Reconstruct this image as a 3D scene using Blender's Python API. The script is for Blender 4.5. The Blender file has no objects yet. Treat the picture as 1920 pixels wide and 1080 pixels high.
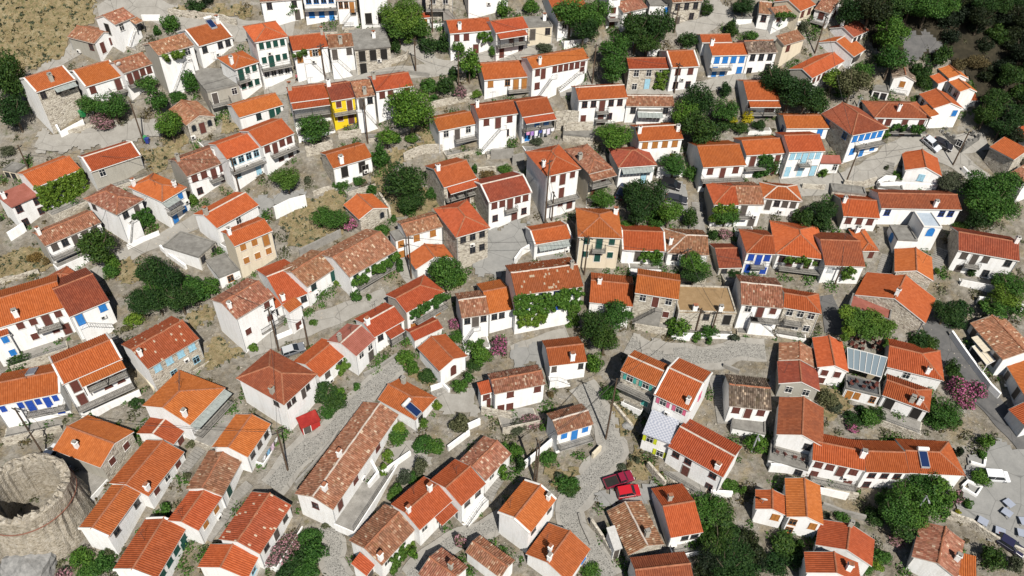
import bpy, math, random
import numpy as np
# ---------------------------------------------------------------- camera, sky, sun
F = 1400.0; CX, CY = 960.0, 540.0
CAMZ = 105.0
_dn = np.array([890 - 960.0, -(2130 - 540.0), -F]); _dn /= np.linalg.norm(_dn)
_Z = -_dn; _fw = np.array([0, 0, -1.0]); _Y = _fw - _Z * (_fw @ _Z); _Y /= np.linalg.norm(_Y); _X = np.cross(_Y, _Z)
ROT = np.array([_X, _Y, _Z])
EYE = np.array([0, 0, CAMZ])
SC = bpy.context.scene
cam = bpy.data.cameras.new('camera'); camo = bpy.data.objects.new('camera', cam); SC.collection.objects.link(camo)
cam.sensor_width = 36; cam.lens = 36 * F / 1920; cam.clip_end = 3000; cam.clip_start = 1
from mathutils import Matrix, Vector
camo.matrix_world = Matrix([[*ROT[0], 0], [*ROT[1], 0], [*ROT[2], CAMZ], [0, 0, 0, 1]])
SC.camera = camo
SUN_AZ, SUN_EL = 160.0, 48.0           # where the sun stands: behind the camera, a little to the right
W = bpy.data.worlds.new('World'); SC.world = W; W.use_nodes = True
_nt = W.node_tree; _bg = _nt.nodes['Background']; _sky = _nt.nodes.new('ShaderNodeTexSky')
_sky.sky_type = 'NISHITA'; _sky.sun_disc = False
_sky.sun_elevation = math.radians(SUN_EL); _sky.sun_rotation = math.radians(SUN_AZ)
_nt.links.new(_sky.outputs[0], _bg.inputs[0]); _bg.inputs[1].default_value = 0.05
_s = bpy.data.lights.new('sun', 'SUN'); _s.energy = 5.0; _s.angle = math.radians(.5); _s.color = (1, .955, .88)
so = bpy.data.objects.new('sun', _s); SC.collection.objects.link(so)
_e, _a = math.radians(SUN_EL), math.radians(SUN_AZ)
so.rotation_euler = Vector((math.cos(_e) * math.sin(_a), math.cos(_e) * math.cos(_a), math.sin(_e))).to_track_quat('Z', 'Y').to_euler()
so.location = (60, -100, 200)
SC.view_settings.view_transform = 'Standard'; SC.view_settings.look = 'None'
SC.view_settings.exposure = 0.25; SC.view_settings.gamma = 1
SC.cycles.max_bounces = 4; SC.cycles.diffuse_bounces = 1; SC.cycles.transparent_max_bounces = 4
random.seed(7); RNG = np.random.default_rng(7)
COL = SC.collection
# ---------------------------------------------------------------- measuring the hillside
_yy = [20, 42, 63, 86, 112, 139, 165]; 
def _ray(p): return ROT @ np.array([(p[0] - CX) / F, -(p[1] - CY) / F, -1.0])
_ctl = [(0, 145.4), (135, 140.5), (270, 134.6), (405, 128), (540, 120.6), (670, 114), (800, 106.6), (940, 100.5), (1080, 94.8)]
_pts = np.array([_ray((960, y)) * d + EYE for y, d in _ctl])
C3 = np.polyfit(_pts[:, 1], _pts[:, 2], 3)
YLO, YHI = _pts[:, 1].min() - 14, _pts[:, 1].max() + 22
def ter(x, y):
    y = np.asarray(y, float); yc = np.clip(y, YLO, YHI); d = np.polyder(C3)
    z = np.polyval(C3, yc) + np.polyval(d, yc) * (y - yc)
    far = np.maximum(0, y - YHI - 120)
    return z - far * np.polyval(d, YHI) * .6
def project(P):
    c = ROT.T @ (np.asarray(P, float) - EYE); return np.array([CX - F * c[0] / c[2], CY + F * c[1] / c[2]])
def hit(p, h=0.0):
    d = _ray(p); lo, hi = 30.0, 400.0
    for _ in range(40):
        m = (lo + hi) / 2; P = d * m + EYE
        if P[2] > float(ter(P[0], P[1])) + h: lo = m
        else: hi = m
    return d * lo + EYE
def depth_of(P): return -(ROT.T @ (np.asarray(P) - EYE))[2]
def zp(t, s):
    a, b = (float(v) for v in s.split(',')); return (480 * int(t[0]) + a / 4, 270 * int(t[1]) + b / 4)
# ---------------------------------------------------------------- mesh helpers
class MB:
    def __init__(s): s.v = []; s.f = []; s.m = []; s.uv = None
    def quad(s, pts, m=0):
        n = len(s.v); s.v += [tuple(p) for p in pts]; s.f.append(tuple(range(n, n + len(pts)))); s.m.append(m)
    def box(s, x0, x1, y0, y1, z0, z1, m=0):
        n = len(s.v)
        s.v += [(x0, y0, z0), (x1, y0, z0), (x1, y1, z0), (x0, y1, z0), (x0, y0, z1), (x1, y0, z1), (x1, y1, z1), (x0, y1, z1)]
        for q in ((0, 3, 2, 1), (4, 5, 6, 7), (0, 1, 5, 4), (1, 2, 6, 5), (2, 3, 7, 6), (3, 0, 4, 7)):
            s.f.append(tuple(n + i for i in q)); s.m.append(m)
    def tube(s, a, b, r0, r1=None, k=6, m=0):
        a, b = Vector(a), Vector(b); r1 = r0 if r1 is None else r1
        d = (b - a).normalized(); u = d.orthogonal().normalized(); w = d.cross(u); n = len(s.v)
        for c, r in ((a, r0), (b, r1)):
            for i in range(k):
                t = 2 * math.pi * i / k; s.v.append(tuple(c + (u * math.cos(t) + w * math.sin(t)) * r))
        for i in range(k):
            j = (i + 1) % k; s.f.append((n + i, n + j, n + k + j, n + k + i)); s.m.append(m)
        s.f.append(tuple(n + k + i for i in range(k))); s.m.append(m)
        s.f.append(tuple(n + k - 1 - i for i in range(k))); s.m.append(m)
    def grid(s, V, nu, nv, m=0, uv=None):
        n = len(s.v); s.v += [tuple(p) for p in V]
        if uv is not None:
            if s.uv is None: s.uv = {}
            for i, q in enumerate(uv): s.uv[n + i] = q
        for i in range(nu - 1):
            for j in range(nv - 1):
                a = n + i * nv + j; s.f.append((a, a + nv, a + nv + 1, a + 1)); s.m.append(m)
    def mesh(s, name, mats):
        me = bpy.data.meshes.new(name); me.from_pydata(s.v, [], s.f)
        for m in mats: me.materials.append(m)
        if len(mats) > 1: me.polygons.foreach_set('material_index', s.m)
        if s.uv:
            L = me.uv_layers.new(name='UVMap'); idx = np.zeros(len(me.loops), int); me.loops.foreach_get('vertex_index', idx)
            arr = np.array([s.uv.get(i, (0, 0)) for i in range(len(s.v))], float)
            L.data.foreach_set('uv', arr[idx].ravel())
        me.update(); return me
    def build(s, name, mats, parent=None, loc=None, rz=0):
        return link(name, s.mesh(name, mats if isinstance(mats, (list, tuple)) else [mats]), parent, loc, rz)
def link(name, me, parent=None, loc=None, rz=0):
    o = bpy.data.objects.new(name, me); COL.objects.link(o)
    if parent is not None: o.parent = parent
    if loc is not None: o.location = loc
    if rz: o.rotation_euler.z = rz
    return o
USED = {}
def tag(o, label, cat, group=None, kind=None):
    if label: o['label'] = label
    if cat: o['category'] = cat
    if group: o['group'] = group
    if kind: o['kind'] = kind
    return o
# ---------------------------------------------------------------- materials
def srgb(r, g, b): return tuple((c / 255 / 12.92 if c / 255 < .04045 else ((c / 255 + .055) / 1.055) ** 2.4) for c in (r, g, b)) + (1,)
def newmat(name, col=(.5, .5, .5), rough=.8, spec=.25, metal=0):
    m = bpy.data.materials.new(name); m.use_nodes = True; b = m.node_tree.nodes['Principled BSDF']
    b.inputs['Base Color'].default_value = (*col[:3], 1); b.inputs['Roughness'].default_value = rough
    b.inputs['Specular IOR Level'].default_value = spec; b.inputs['Metallic'].default_value = metal
    return m, m.node_tree, b
def nd(nt, t, **k):
    n = nt.nodes.new('ShaderNode' + t)
    for a, v in k.items(): setattr(n, a, v)
    return n
def ramp(nt, fac, stops, interp='LINEAR'):
    r = nd(nt, 'ValToRGB'); e = r.color_ramp.elements; r.color_ramp.interpolation = interp
    while len(e) < len(stops): e.new(.5)
    for i, (p, c) in enumerate(stops): e[i].position = p; e[i].color = (*c[:3], 1)
    nt.links.new(fac, r.inputs[0]); return r.outputs[0]
def noise(nt, vec, scale, detail=4, rough=.6):
    n = nd(nt, 'TexNoise'); n.inputs['Scale'].default_value = scale; n.inputs['Detail'].default_value = detail; n.inputs['Roughness'].default_value = rough
    if vec is not None: nt.links.new(vec, n.inputs['Vector'])
    return n.outputs['Fac']
def mix(nt, fac, a, b, mode='MIX'):
    n = nd(nt, 'Mix', data_type='RGBA', blend_type=mode)
    for s, v in ((n.inputs[0], fac), (n.inputs[6], a), (n.inputs[7], b)):
        if isinstance(v, (int, float)): s.default_value = v
        elif isinstance(v, tuple): s.default_value = (*v[:3], 1)
        else: nt.links.new(v, s)
    return n.outputs[2]
def math_(nt, op, a, b=None):
    n = nd(nt, 'Math', operation=op)
    for i, v in enumerate((a, b)):
        if v is None: continue
        if isinstance(v, (int, float)): n.inputs[i].default_value = v
        else: nt.links.new(v, n.inputs[i])
    return n.outputs[0]
def mapped(nt, scale):
    t = nd(nt, 'TexCoord'); m = nd(nt, 'Mapping'); m.inputs['Scale'].default_value = scale
    nt.links.new(t.outputs['Object'], m.inputs[0]); return m.outputs[0]
def wpos(nt): return nd(nt, 'NewGeometry').outputs['Position']
def plain(name, col, rough=.6, var=.25, spec=.3, metal=0):
    m, nt, b = newmat(name, col, rough, spec, metal)
    n = noise(nt, wpos(nt), 2.2, 3); c2 = tuple(c * (1 - var) for c in col[:3])
    nt.links.new(ramp(nt, n, [(.3, c2), (.7, col)]), b.inputs['Base Color']); return m
PITCH = .27
def tile_mat(name, stops, stain, spots=None, streak=.3, moss=0):
    m, nt, b = newmat(name, rough=.82, spec=.2)
    uv = nd(nt, 'UVMap'); sp = nd(nt, 'SeparateXYZ'); nt.links.new(uv.outputs[0], sp.inputs[0])
    fu = math_(nt, 'FLOOR', math_(nt, 'DIVIDE', sp.outputs[0], PITCH)); fv = math_(nt, 'FLOOR', math_(nt, 'DIVIDE', sp.outputs[1], .38))
    cb = nd(nt, 'CombineXYZ'); nt.links.new(fu, cb.inputs[0]); nt.links.new(fv, cb.inputs[1])
    wn = nd(nt, 'TexWhiteNoise', noise_dimensions='2D'); nt.links.new(cb.outputs[0], wn.inputs['Vector'])
    c = ramp(nt, wn.outputs[0], stops)
    big = noise(nt, wpos(nt), .45, 5, .65)
    c = mix(nt, ramp(nt, big, [(.38, (0, 0, 0)), (.72, (streak, streak, streak))]), c, stain)
    fine = noise(nt, wpos(nt), 3.0, 5, .7)
    c = mix(nt, ramp(nt, fine, [(.5, (0, 0, 0)), (.75, (streak * .8,) * 3)]), c, tuple(v * .75 for v in stain))
    if moss: c = mix(nt, ramp(nt, noise(nt, wpos(nt), 1.3, 5, .75), [(.55, (0, 0, 0)), (.68, (moss,) * 3)]), c, (.16, .14, .05))
    if spots:
        wn2 = nd(nt, 'TexWhiteNoise', noise_dimensions='2D'); ad = nd(nt, 'VectorMath', operation='ADD'); ad.inputs[1].default_value = (13.5, 7.5, 0)
        nt.links.new(cb.outputs[0], ad.inputs[0]); nt.links.new(ad.outputs[0], wn2.inputs['Vector'])
        c = mix(nt, math_(nt, 'GREATER_THAN', wn2.outputs[0], spots), c, (.47, .36, .26))
    oi = nd(nt, 'ObjectInfo'); hs = nd(nt, 'HueSaturation'); nt.links.new(c, hs.inputs['Color'])
    mr = nd(nt, 'MapRange'); nt.links.new(oi.outputs['Random'], mr.inputs[0]); mr.inputs[3].default_value = .82; mr.inputs[4].default_value = 1.12
    nt.links.new(mr.outputs[0], hs.inputs['Value'])
    mr2 = nd(nt, 'MapRange'); nt.links.new(math_(nt, 'FRACT', math_(nt, 'MULTIPLY', oi.outputs['Random'], 7.3)), mr2.inputs[0]); mr2.inputs[3].default_value = .492; mr2.inputs[4].default_value = .508
    nt.links.new(mr2.outputs[0], hs.inputs['Hue'])
    nt.links.new(hs.outputs[0], b.inputs['Base Color'])
    bp = nd(nt, 'Bump'); bp.inputs['Distance'].default_value = .05; bp.inputs['Strength'].default_value = .5
    nt.links.new(fine, bp.inputs['Height']); nt.links.new(bp.outputs[0], b.inputs['Normal'])
    return m
T = {
 'o': tile_mat('new_orange_tile', [(0, (.34, .086, .023)), (.5, (.385, .10, .027)), (1, (.425, .12, .038))], (.28, .078, .03), streak=.4),
 'r': tile_mat('red_orange_tile', [(0, (.295, .069, .022)), (.5, (.34, .081, .026)), (1, (.375, .097, .036))], (.23, .062, .029), streak=.4),
 'd': tile_mat('brown_red_tile', [(0, (.225, .059, .027)), (.5, (.27, .072, .033)), (1, (.31, .092, .044))], (.17, .058, .036), streak=.55),
 'w': tile_mat('weathered_tile', [(0, (.17, .07, .04)), (.25, (.235, .095, .052)), (.55, (.295, .122, .068)), (.85, (.345, .16, .098)), (.97, (.39, .235, .155))], (.19, .115, .078), spots=.975, streak=.5, moss=.3),
 'b': tile_mat('grey_brown_tile', [(0, (.07, .05, .037)), (.4, (.14, .098, .072)), (.8, (.21, .155, .118)), (1, (.30, .245, .195))], (.11, .09, .07), spots=.97, streak=.5, moss=.35),
 's': tile_mat('flecked_red_tile', [(0, (.27, .066, .026)), (.5, (.32, .079, .031)), (1, (.355, .096, .044))], (.22, .066, .036), spots=.955, streak=.4),
}
def flat_mat(name, c1, c2, c3, s=.9):
    m, nt, b = newmat(name, rough=.9, spec=.15); p = wpos(nt)
    c = ramp(nt, noise(nt, p, s, 6, .65), [(.3, c1), (.55, c2), (.75, c3)])
    c = mix(nt, ramp(nt, noise(nt, p, 5, 4, .7), [(.55, (0, 0, 0)), (.8, (.4,) * 3)]), c, tuple(v * .6 for v in c1))
    nt.links.new(c, b.inputs['Base Color'])
    bp = nd(nt, 'Bump'); bp.inputs['Distance'].default_value = .05; nt.links.new(noise(nt, p, 6, 4), bp.inputs['Height']); nt.links.new(bp.outputs[0], b.inputs['Normal'])
    return m
T['t'] = flat_mat('painted_red_roof', (.24, .08, .055), (.30, .105, .078), (.35, .135, .105))
T['c'] = flat_mat('concrete_roof', (.15, .142, .128), (.225, .215, .195), (.29, .28, .255))
T['u'] = flat_mat('pale_blue_roof', (.36, .42, .48), (.42, .48, .54), (.46, .52, .58))
T['e'] = flat_mat('earth_roof', (.25, .165, .085), (.30, .20, .105), (.34, .24, .14))
T['z'] = flat_mat('corrugated_metal', (.36, .35, .33), (.44, .43, .41), (.52, .51, .49), 3)
T['p'] = flat_mat('red_painted_sheet', (.22, .02, .018), (.30, .028, .022), (.36, .045, .035))
def _chk():
    m, nt, b = newmat('checked_sheet', rough=.7); ch = nd(nt, 'TexChecker'); ch.inputs['Scale'].default_value = 3.6; ch.inputs[1].default_value = (.30, .32, .38, 1); ch.inputs[2].default_value = (.46, .47, .51, 1)
    t = nd(nt, 'TexCoord'); nt.links.new(t.outputs['Object'], ch.inputs['Vector']); nt.links.new(ch.outputs[0], b.inputs['Base Color']); return m
T['k'] = _chk(); T['a'] = flat_mat('dark_terrace_floor', (.06, .062, .065), (.09, .092, .095), (.13, .13, .13))
def plaster(name, col, dirt):
    m, nt, b = newmat(name, rough=.85, spec=.2); p = wpos(nt)
    mp = nd(nt, 'Mapping'); mp.inputs['Scale'].default_value = (1.6, 1.6, .28); nt.links.new(p, mp.inputs[0])
    c = mix(nt, ramp(nt, noise(nt, mp.outputs[0], 1.1, 6, .7), [(.45, (0, 0, 0)), (.8, (.75,) * 3)]), col, dirt)
    c = mix(nt, ramp(nt, noise(nt, p, 3.5, 4, .7), [(.58, (0, 0, 0)), (.8, (.35,) * 3)]), c, tuple(v * .8 for v in dirt))
    oi = nd(nt, 'ObjectInfo'); k = ramp(nt, oi.outputs['Random'], [(0, (.93, .93, .93)), (1, (1, 1, 1))])
    nt.links.new(mix(nt, 1.0, c, k, 'MULTIPLY'), b.inputs['Base Color'])
    bp = nd(nt, 'Bump'); bp.inputs['Distance'].default_value = .03; nt.links.new(noise(nt, p, 4, 5), bp.inputs['Height']); nt.links.new(bp.outputs[0], b.inputs['Normal'])
    return m
def stone(name, cols, joint, scale=2.6):
    m, nt, b = newmat(name, rough=.92, spec=.15); p = wpos(nt)
    mp = nd(nt, 'Mapping'); mp.inputs['Scale'].default_value = (1, 1, 1.7); nt.links.new(p, mp.inputs[0])
    v = nd(nt, 'TexVoronoi'); v.inputs['Scale'].default_value = scale; nt.links.new(mp.outputs[0], v.inputs['Vector'])
    sx = nd(nt, 'SeparateColor'); nt.links.new(v.outputs['Color'], sx.inputs[0])
    c = ramp(nt, sx.outputs[0], [(i / (len(cols) - 1), q) for i, q in enumerate(cols)])
    e = nd(nt, 'TexVoronoi', feature='DISTANCE_TO_EDGE'); e.inputs['Scale'].default_value = scale; nt.links.new(mp.outputs[0], e.inputs['Vector'])
    c = mix(nt, ramp(nt, e.outputs['Distance'], [(.03, (1, 1, 1)), (.09, (0, 0, 0))]), c, joint)
    c = mix(nt, ramp(nt, noise(nt, p, .9, 5, .7), [(.45, (0, 0, 0)), (.75, (.6,) * 3)]), c, tuple(q * 1.1 for q in cols[-1]))
    nt.links.new(c, b.inputs['Base Color'])
    bp = nd(nt, 'Bump'); bp.inputs['Distance'].default_value = .12; nt.links.new(e.outputs['Distance'], bp.inputs['Height']); nt.links.new(bp.outputs[0], b.inputs['Normal'])
    return m
WALL = {'w': plaster('white_plaster', (.84, .835, .82), (.62, .59, .54)),
        'c': plaster('cream_plaster', (.68, .60, .46), (.5, .43, .32)),
        'g': plaster('grey_render', (.38, .36, .31), (.27, .25, .21)),
        'y': plaster('yellow_plaster', (.78, .56, .02), (.66, .45, .03)),
        'R': plaster('red_paint', (.42, .03, .025), (.3, .03, .025)),
        's': stone('rubble_stone', [(.20, .17, .14), (.36, .32, .26), (.48, .44, .36), (.56, .52, .45)], (.42, .38, .31)),
        'k': stone('dark_stone', [(.08, .08, .08), (.17, .165, .155), (.26, .25, .23)], (.2, .19, .17))}
TRIM = plain('trim_white', (.74, .72, .68), .8, .12)
MORTAR = plain('mortar', (.58, .50, .43), .9, .35)
CAP = plain('ridge_tile', (.38, .15, .08), .85, .45)
METAL = plain('dark_iron', (.06, .058, .055), .6, .3)
GREYM = plain('grey_metal', (.36, .37, .38), .45, .2, .5)
CONC = flat_mat('concrete', (.20, .19, .17), (.28, .265, .24), (.35, .335, .305))
WOOD = plain('pole_wood', (.11, .075, .05), .9, .4)
GLASS, _g, _gb = newmat('window_glass', (.018, .022, .028), .12, .5)
DARK = plain('dark_interior', (.02, .018, .016), .9, .3)
PAINT = {k: plain('paint_' + n, c, .55, .22) for k, n, c in (
    ('k', 'dark_frame', (.10, .085, .075)), ('b', 'bright_blue', (.03, .20, .55)), ('B', 'deep_blue', (.02, .07, .36)), ('l', 'pale_blue', (.33, .56, .68)),
    ('g', 'dark_green', (.015, .07, .055)), ('m', 'dark_brown', (.13, .045, .035)), ('r', 'red', (.33, .02, .03)), ('o', 'orange_wood', (.40, .17, .045)),
    ('w', 'grey_white', (.50, .52, .53)), ('T', 'teal', (.08, .38, .33)), ('P', 'pink', (.62, .14, .24)), ('Y', 'lime', (.55, .6, .03)))}
AWN = plain('awning_sheet', (.33, .36, .34), .5, .3)
CREAMCLOTH = plain('cream_cloth', (.70, .62, .48), .8, .1)
# ---------------------------------------------------------------- roofs
RISE = .40
def tile_plane(mb, o, ud, vd, ul, vfun, nrm, uvo, jit=0.0, rows=2, tri=None):
    """a sheet of barrel tiles: columns run up the slope; vfun(u) is how far up the slope each column goes"""
    n = max(3, int(round(ul / PITCH))); us = []; zs = []
    for i in range(n):
        for fr, z in ((0, 0), (.2, .075), (.5, .11), (.8, .075)): us.append((i + fr) / n * ul); zs.append(z)
    us.append(ul); zs.append(0)
    us = np.array(us); zs = np.array(zs); vm = np.array([max(0.0, vfun(u)) for u in us])
    tv = np.linspace(0, 1, rows); o, ud, vd, nrm = (np.array(q, float) for q in (o, ud, vd, nrm))
    V = np.zeros((len(us), rows, 3)); UV = np.zeros((len(us), rows, 2))
    for j, t in enumerate(tv):
        vv = vm * t
        jj = np.repeat(RNG.normal(0, jit, n + 1), 4)[:len(us)] if jit else 0
        sag = (0.05 * math.sin(t * 3.1) if jit else 0)
        V[:, j] = o + us[:, None] * ud + vv[:, None] * vd + (zs + jj - sag)[:, None] * nrm
        UV[:, j, 0] = us / ul * n * PITCH + uvo[0] * PITCH; UV[:, j, 1] = vv + uvo[1] * .38
    mb.grid(V.reshape(-1, 3), len(us), rows, 0, UV.reshape(-1, 2))
def cap_line(mb, a, b, r=.14, m=0, wob=.0):
    a, b = np.array(a, float), np.array(b, float); d = b - a; L = np.linalg.norm(d); d /= L
    s = np.cross(d, [0, 0, 1.0]); s /= np.linalg.norm(s); up = np.cross(s, d); n = max(2, int(L / .8)); k = 5; V = []
    for i in range(n + 1):
        c = a + d * L * i / n + RNG.normal(0, wob, 3)
        for j in range(k):
            t = math.pi * j / (k - 1); V.append(c + s * math.cos(t) * r + up * (math.sin(t) * r - .02))
    mb.grid(V, n + 1, k, m)
def chimney(roof, x, y, z, rng):
    mb = MB(); w = rng.uniform(.24, .34); h = rng.uniform(.9, 1.25)
    mb.box(-w, w, -w * .8, w * .8, -.9, h, 0); mb.box(-w - .07, w + .07, -w * .8 - .07, w * .8 + .07, h, h + .09, 0)
    for sx in (-1, 1):
        for sy in (-1, 1): mb.box(sx * w - .06 * sx - .05, sx * w - .06 * sx + .05, sy * w * .7 - .05, sy * w * .7 + .05, h + .09, h + .33, 0)
    mb.box(-w - .02, w + .02, -w * .8, w * .8, h + .33, h + .4, 1); mb.box(-w * .7, w * .7, -w * .55, w * .55, h + .091, h + .2, 2)
    mb.build('chimney', [WALL['w'] if rng.random() < .75 else WALL['g'], CAP if rng.random() < .5 else CONC, DARK], roof, (x, y, z))
# ---------------------------------------------------------------- windows and doors (local: x along the wall, -y outward, z up)
_cache = {}
def cached(key, fn):
    if key not in _cache: _cache[key] = fn()
    return _cache[key]
def ring(mb, w, h, t, y0, y1, m=0, sill=True):
    mb.box(-w / 2 - t, -w / 2, y0, y1, -h / 2, h / 2, m); mb.box(w / 2, w / 2 + t, y0, y1, -h / 2, h / 2, m)
    mb.box(-w / 2 - t, w / 2 + t, y0, y1, h / 2, h / 2 + t, m); mb.box(-w / 2 - t - (.06 if sill else 0), w / 2 + t + (.06 if sill else 0), y0 - (.06 if sill else 0), y1, -h / 2 - t, -h / 2, m)
def frame_me(w, h, c, mull):
    def f():
        mb = MB(); ring(mb, w, h, .05, -.07, .02)
        if mull:
            mb.box(-.022, .022, -.045, .02, -h / 2, h / 2); mb.box(-w / 2, w / 2, -.044, .02, h / 6 - .015, h / 6 + .015)
        return mb.mesh('window', [c])
    return cached(('f', round(w, 1), round(h, 1), c.name, mull), f)
def pane_me(w, h, mat):
    def f():
        mb = MB(); mb.box(-w / 2, w / 2, -.02, .015, -h / 2, h / 2); return mb.mesh('pane', [mat])
    return cached(('p', round(w, 1), round(h, 1), mat.name), f)
def shut_me(w, h, mat):
    def f():
        mb = MB(); mb.box(-w / 2, w / 2, -.055, -.022, -h / 2, h / 2)
        n = max(3, int(h / .16))
        for i in range(n):
            z = -h / 2 + (i + .5) * h / n; mb.box(-w / 2 + .06, w / 2 - .06, -.075, -.055, z - .035, z + .02)
        mb.box(-w / 2, -w / 2 + .05, -.082, -.055, -h / 2, h / 2); mb.box(w / 2 - .05, w / 2, -.082, -.055, -h / 2, h / 2)
        return mb.mesh('shutter', [mat])
    return cached(('s', round(w, 2), round(h, 1), mat.name), f)
def door_me(w, h, mat):
    def f():
        mb = MB(); mb.box(-w / 2, w / 2, -.04, .015, -h / 2, h / 2)
        for sx in (-1, 1):
            for z0, z1 in ((-.44, -.05), (.02, .42)): mb.box(sx * w * .25 - w * .17, sx * w * .25 + w * .17, -.055, -.04, z0 * h, z1 * h)
        mb.box(w * .36, w * .4, -.11, -.055, -.03 * h, .03 * h); return mb.mesh('door', [mat])
    return cached(('d', round(w, 1), round(h, 1), mat.name), f)
def doorframe_me(w, h, mat):
    def f():
        mb = MB(); ring(mb, w, h, .09, -.06, .02, 0, False); return mb.mesh('frame', [mat])
    return cached(('df', round(w, 1), round(h, 1), mat.name), f)
def arch_me(w, h, mat, out):
    def f():
        mb = MB(); k = 10; r = w / 2; pts = [(-r, -h / 2)] + [(-r * math.cos(math.pi * i / k), h / 2 - r + r * math.sin(math.pi * i / k)) for i in range(k + 1)] + [(r, -h / 2)]
        n = len(pts); mb.quad([(x, -out, z) for x, z in pts][::-1])
        for i in range(n):
            a, b = pts[i], pts[(i + 1) % n]; mb.quad([(a[0], -out, a[1]), (b[0], -out, b[1]), (b[0], .02, b[1]), (a[0], .02, a[1])])
        return mb.mesh('arch', [mat])
    return cached(('a', round(w, 1), round(h, 1), mat.name, out), f)
def rail_mesh(segs, h=.95, gap=.2):
    mb = MB()
    for a, b in segs:
        a, b = Vector(a), Vector(b); L = (b - a).length
        for z in (h, .12): mb.tube(a + Vector((0, 0, z)), b + Vector((0, 0, z)), .025, k=4)
        n = max(2, int(L / gap))
        for i in range(n + 1):
            p = a.lerp(b, i / n); mb.tube(p, p + Vector((0, 0, h)), .024 if i % 6 == 0 else .013, k=4)
    return mb
def balcony(root, x0, x1, y, z, depth=1.05, name='balcony', tile=False):
    mb = MB(); mb.box(x0, x1, y - depth, y - .003, z - .16, z); n = max(2, int((x1 - x0) / 1.2))
    for i in range(n + 1):
        x = x0 + .12 + (x1 - x0 - .24) * i / n; mb.box(x - .05, x + .05, y - depth * .7, y - .003, z - .34, z - .162)
    b = mb.build(name, CONC, root)
    rail_mesh([((x0 + .04, y - .02, z), (x0 + .04, y - depth + .05, z)), ((x0 + .04, y - depth + .05, z), (x1 - .04, y - depth + .05, z)), ((x1 - .04, y - depth + .05, z), (x1 - .04, y - .02, z))]).build('railing', METAL, b)
def stairs(root, x0, x1, y, ztop, zbot, wallmat):
    """a landing at x0, steps going down along the wall to x1"""
    s = 1 if x1 > x0 else -1; H = ztop - zbot
    if H < .5: return
    n = max(3, int(H / .19)); run = min(abs(x1 - x0), n * .3); mb = MB(); d = 1.15
    mb.box(min(x0 - s * .6, x0 + s * .5), max(x0 - s * .6, x0 + s * .5), y - d, y - .004, zbot - .5, ztop, 0)
    for i in range(n):
        a = x0 + s * (.5 + run * i / n); b = x0 + s * (.5 + run * (i + 1) / n); mb.box(min(a, b), max(a, b), y - d, y - .004, zbot - .5, ztop - H * (i + 1) / n, 0)
    st = mb.build('stairs', [wallmat], root)
    A = (x0 - s * .55, y - d + .05, ztop); B = (x0 + s * .5, y - d + .05, ztop); C = (x0 + s * (.5 + run), y - d + .05, zbot)
    rail_mesh([(A, B), (B, C)]).build('railing', METAL, st)
# ---------------------------------------------------------------- houses
HOUSES = []
def solve(t, pts, H, rise):
    P = pts.split(); a, b = zp(t, P[0]), zp(t, P[1]); m = ((a[0] + b[0]) / 2, (a[1] + b[1]) / 2)
    if H > 20:
        lo, hi = .3, 16
        for _ in range(26):
            h = (lo + hi) / 2; p = hit(m, h); q = p - [0, 0, h]
            if np.linalg.norm(project(q) - project(p)) < H / 4: lo = h
            else: hi = h
        H = lo
    p = hit(m, H); ze = p[2]
    def up(s): d = _ray(s); return d * ((ze - CAMZ) / d[2]) + EYE
    A0, B0 = up(a), up(b); w = np.linalg.norm(B0 - A0); M = (A0 + B0) / 2; best = None; D = np.arange(1.6, 15, .1)[:, None]; zv = np.array([0, 0, 1.0])
    def pv(X): c = (X - EYE) @ ROT; return np.stack([CX - F * c[..., 0] / c[..., 2], CY + F * c[..., 1] / c[..., 2]], -1)
    for dl in np.radians(np.arange(-9, 9.1, 1.5)) if len(P) > 2 and P[2][0] != 'm' else (0.0,):
        u0 = (B0 - A0) / w; u1 = np.array([u0[0] * math.cos(dl) - u0[1] * math.sin(dl), u0[0] * math.sin(dl) + u0[1] * math.cos(dl), 0]); n1 = np.array([-u1[1], u1[0], 0]); A1, B1 = M - u1 * w / 2, M + u1 * w / 2
        e = np.zeros(len(D)) + ((project(A1) - a) ** 2).sum() + ((project(B1) - b) ** 2).sum()
        for s in P[2:]:
            if s[0] == 'm': e += (D[:, 0] - float(s[1:])) ** 2; continue
            X = A1 if s[0] in 'ld' else B1; X = X + n1 * D / 2 + zv * rise * D / 2 if s[0] in 'lr' else X + n1 * D; e += ((pv(X) - np.array(zp(t, s[1:]))) ** 2).sum(-1)
        k = int(e.argmin())
        if best is None or e[k] < best[0]: best = (e[k], float(D[k, 0]), A1, B1, u1, n1)
    _, _, A, B, u, n = best
    return A, B, u, n, w, best[1], H, ze, m
def parse(s, k=None): return [float(v) for v in s.split(',')]
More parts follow.
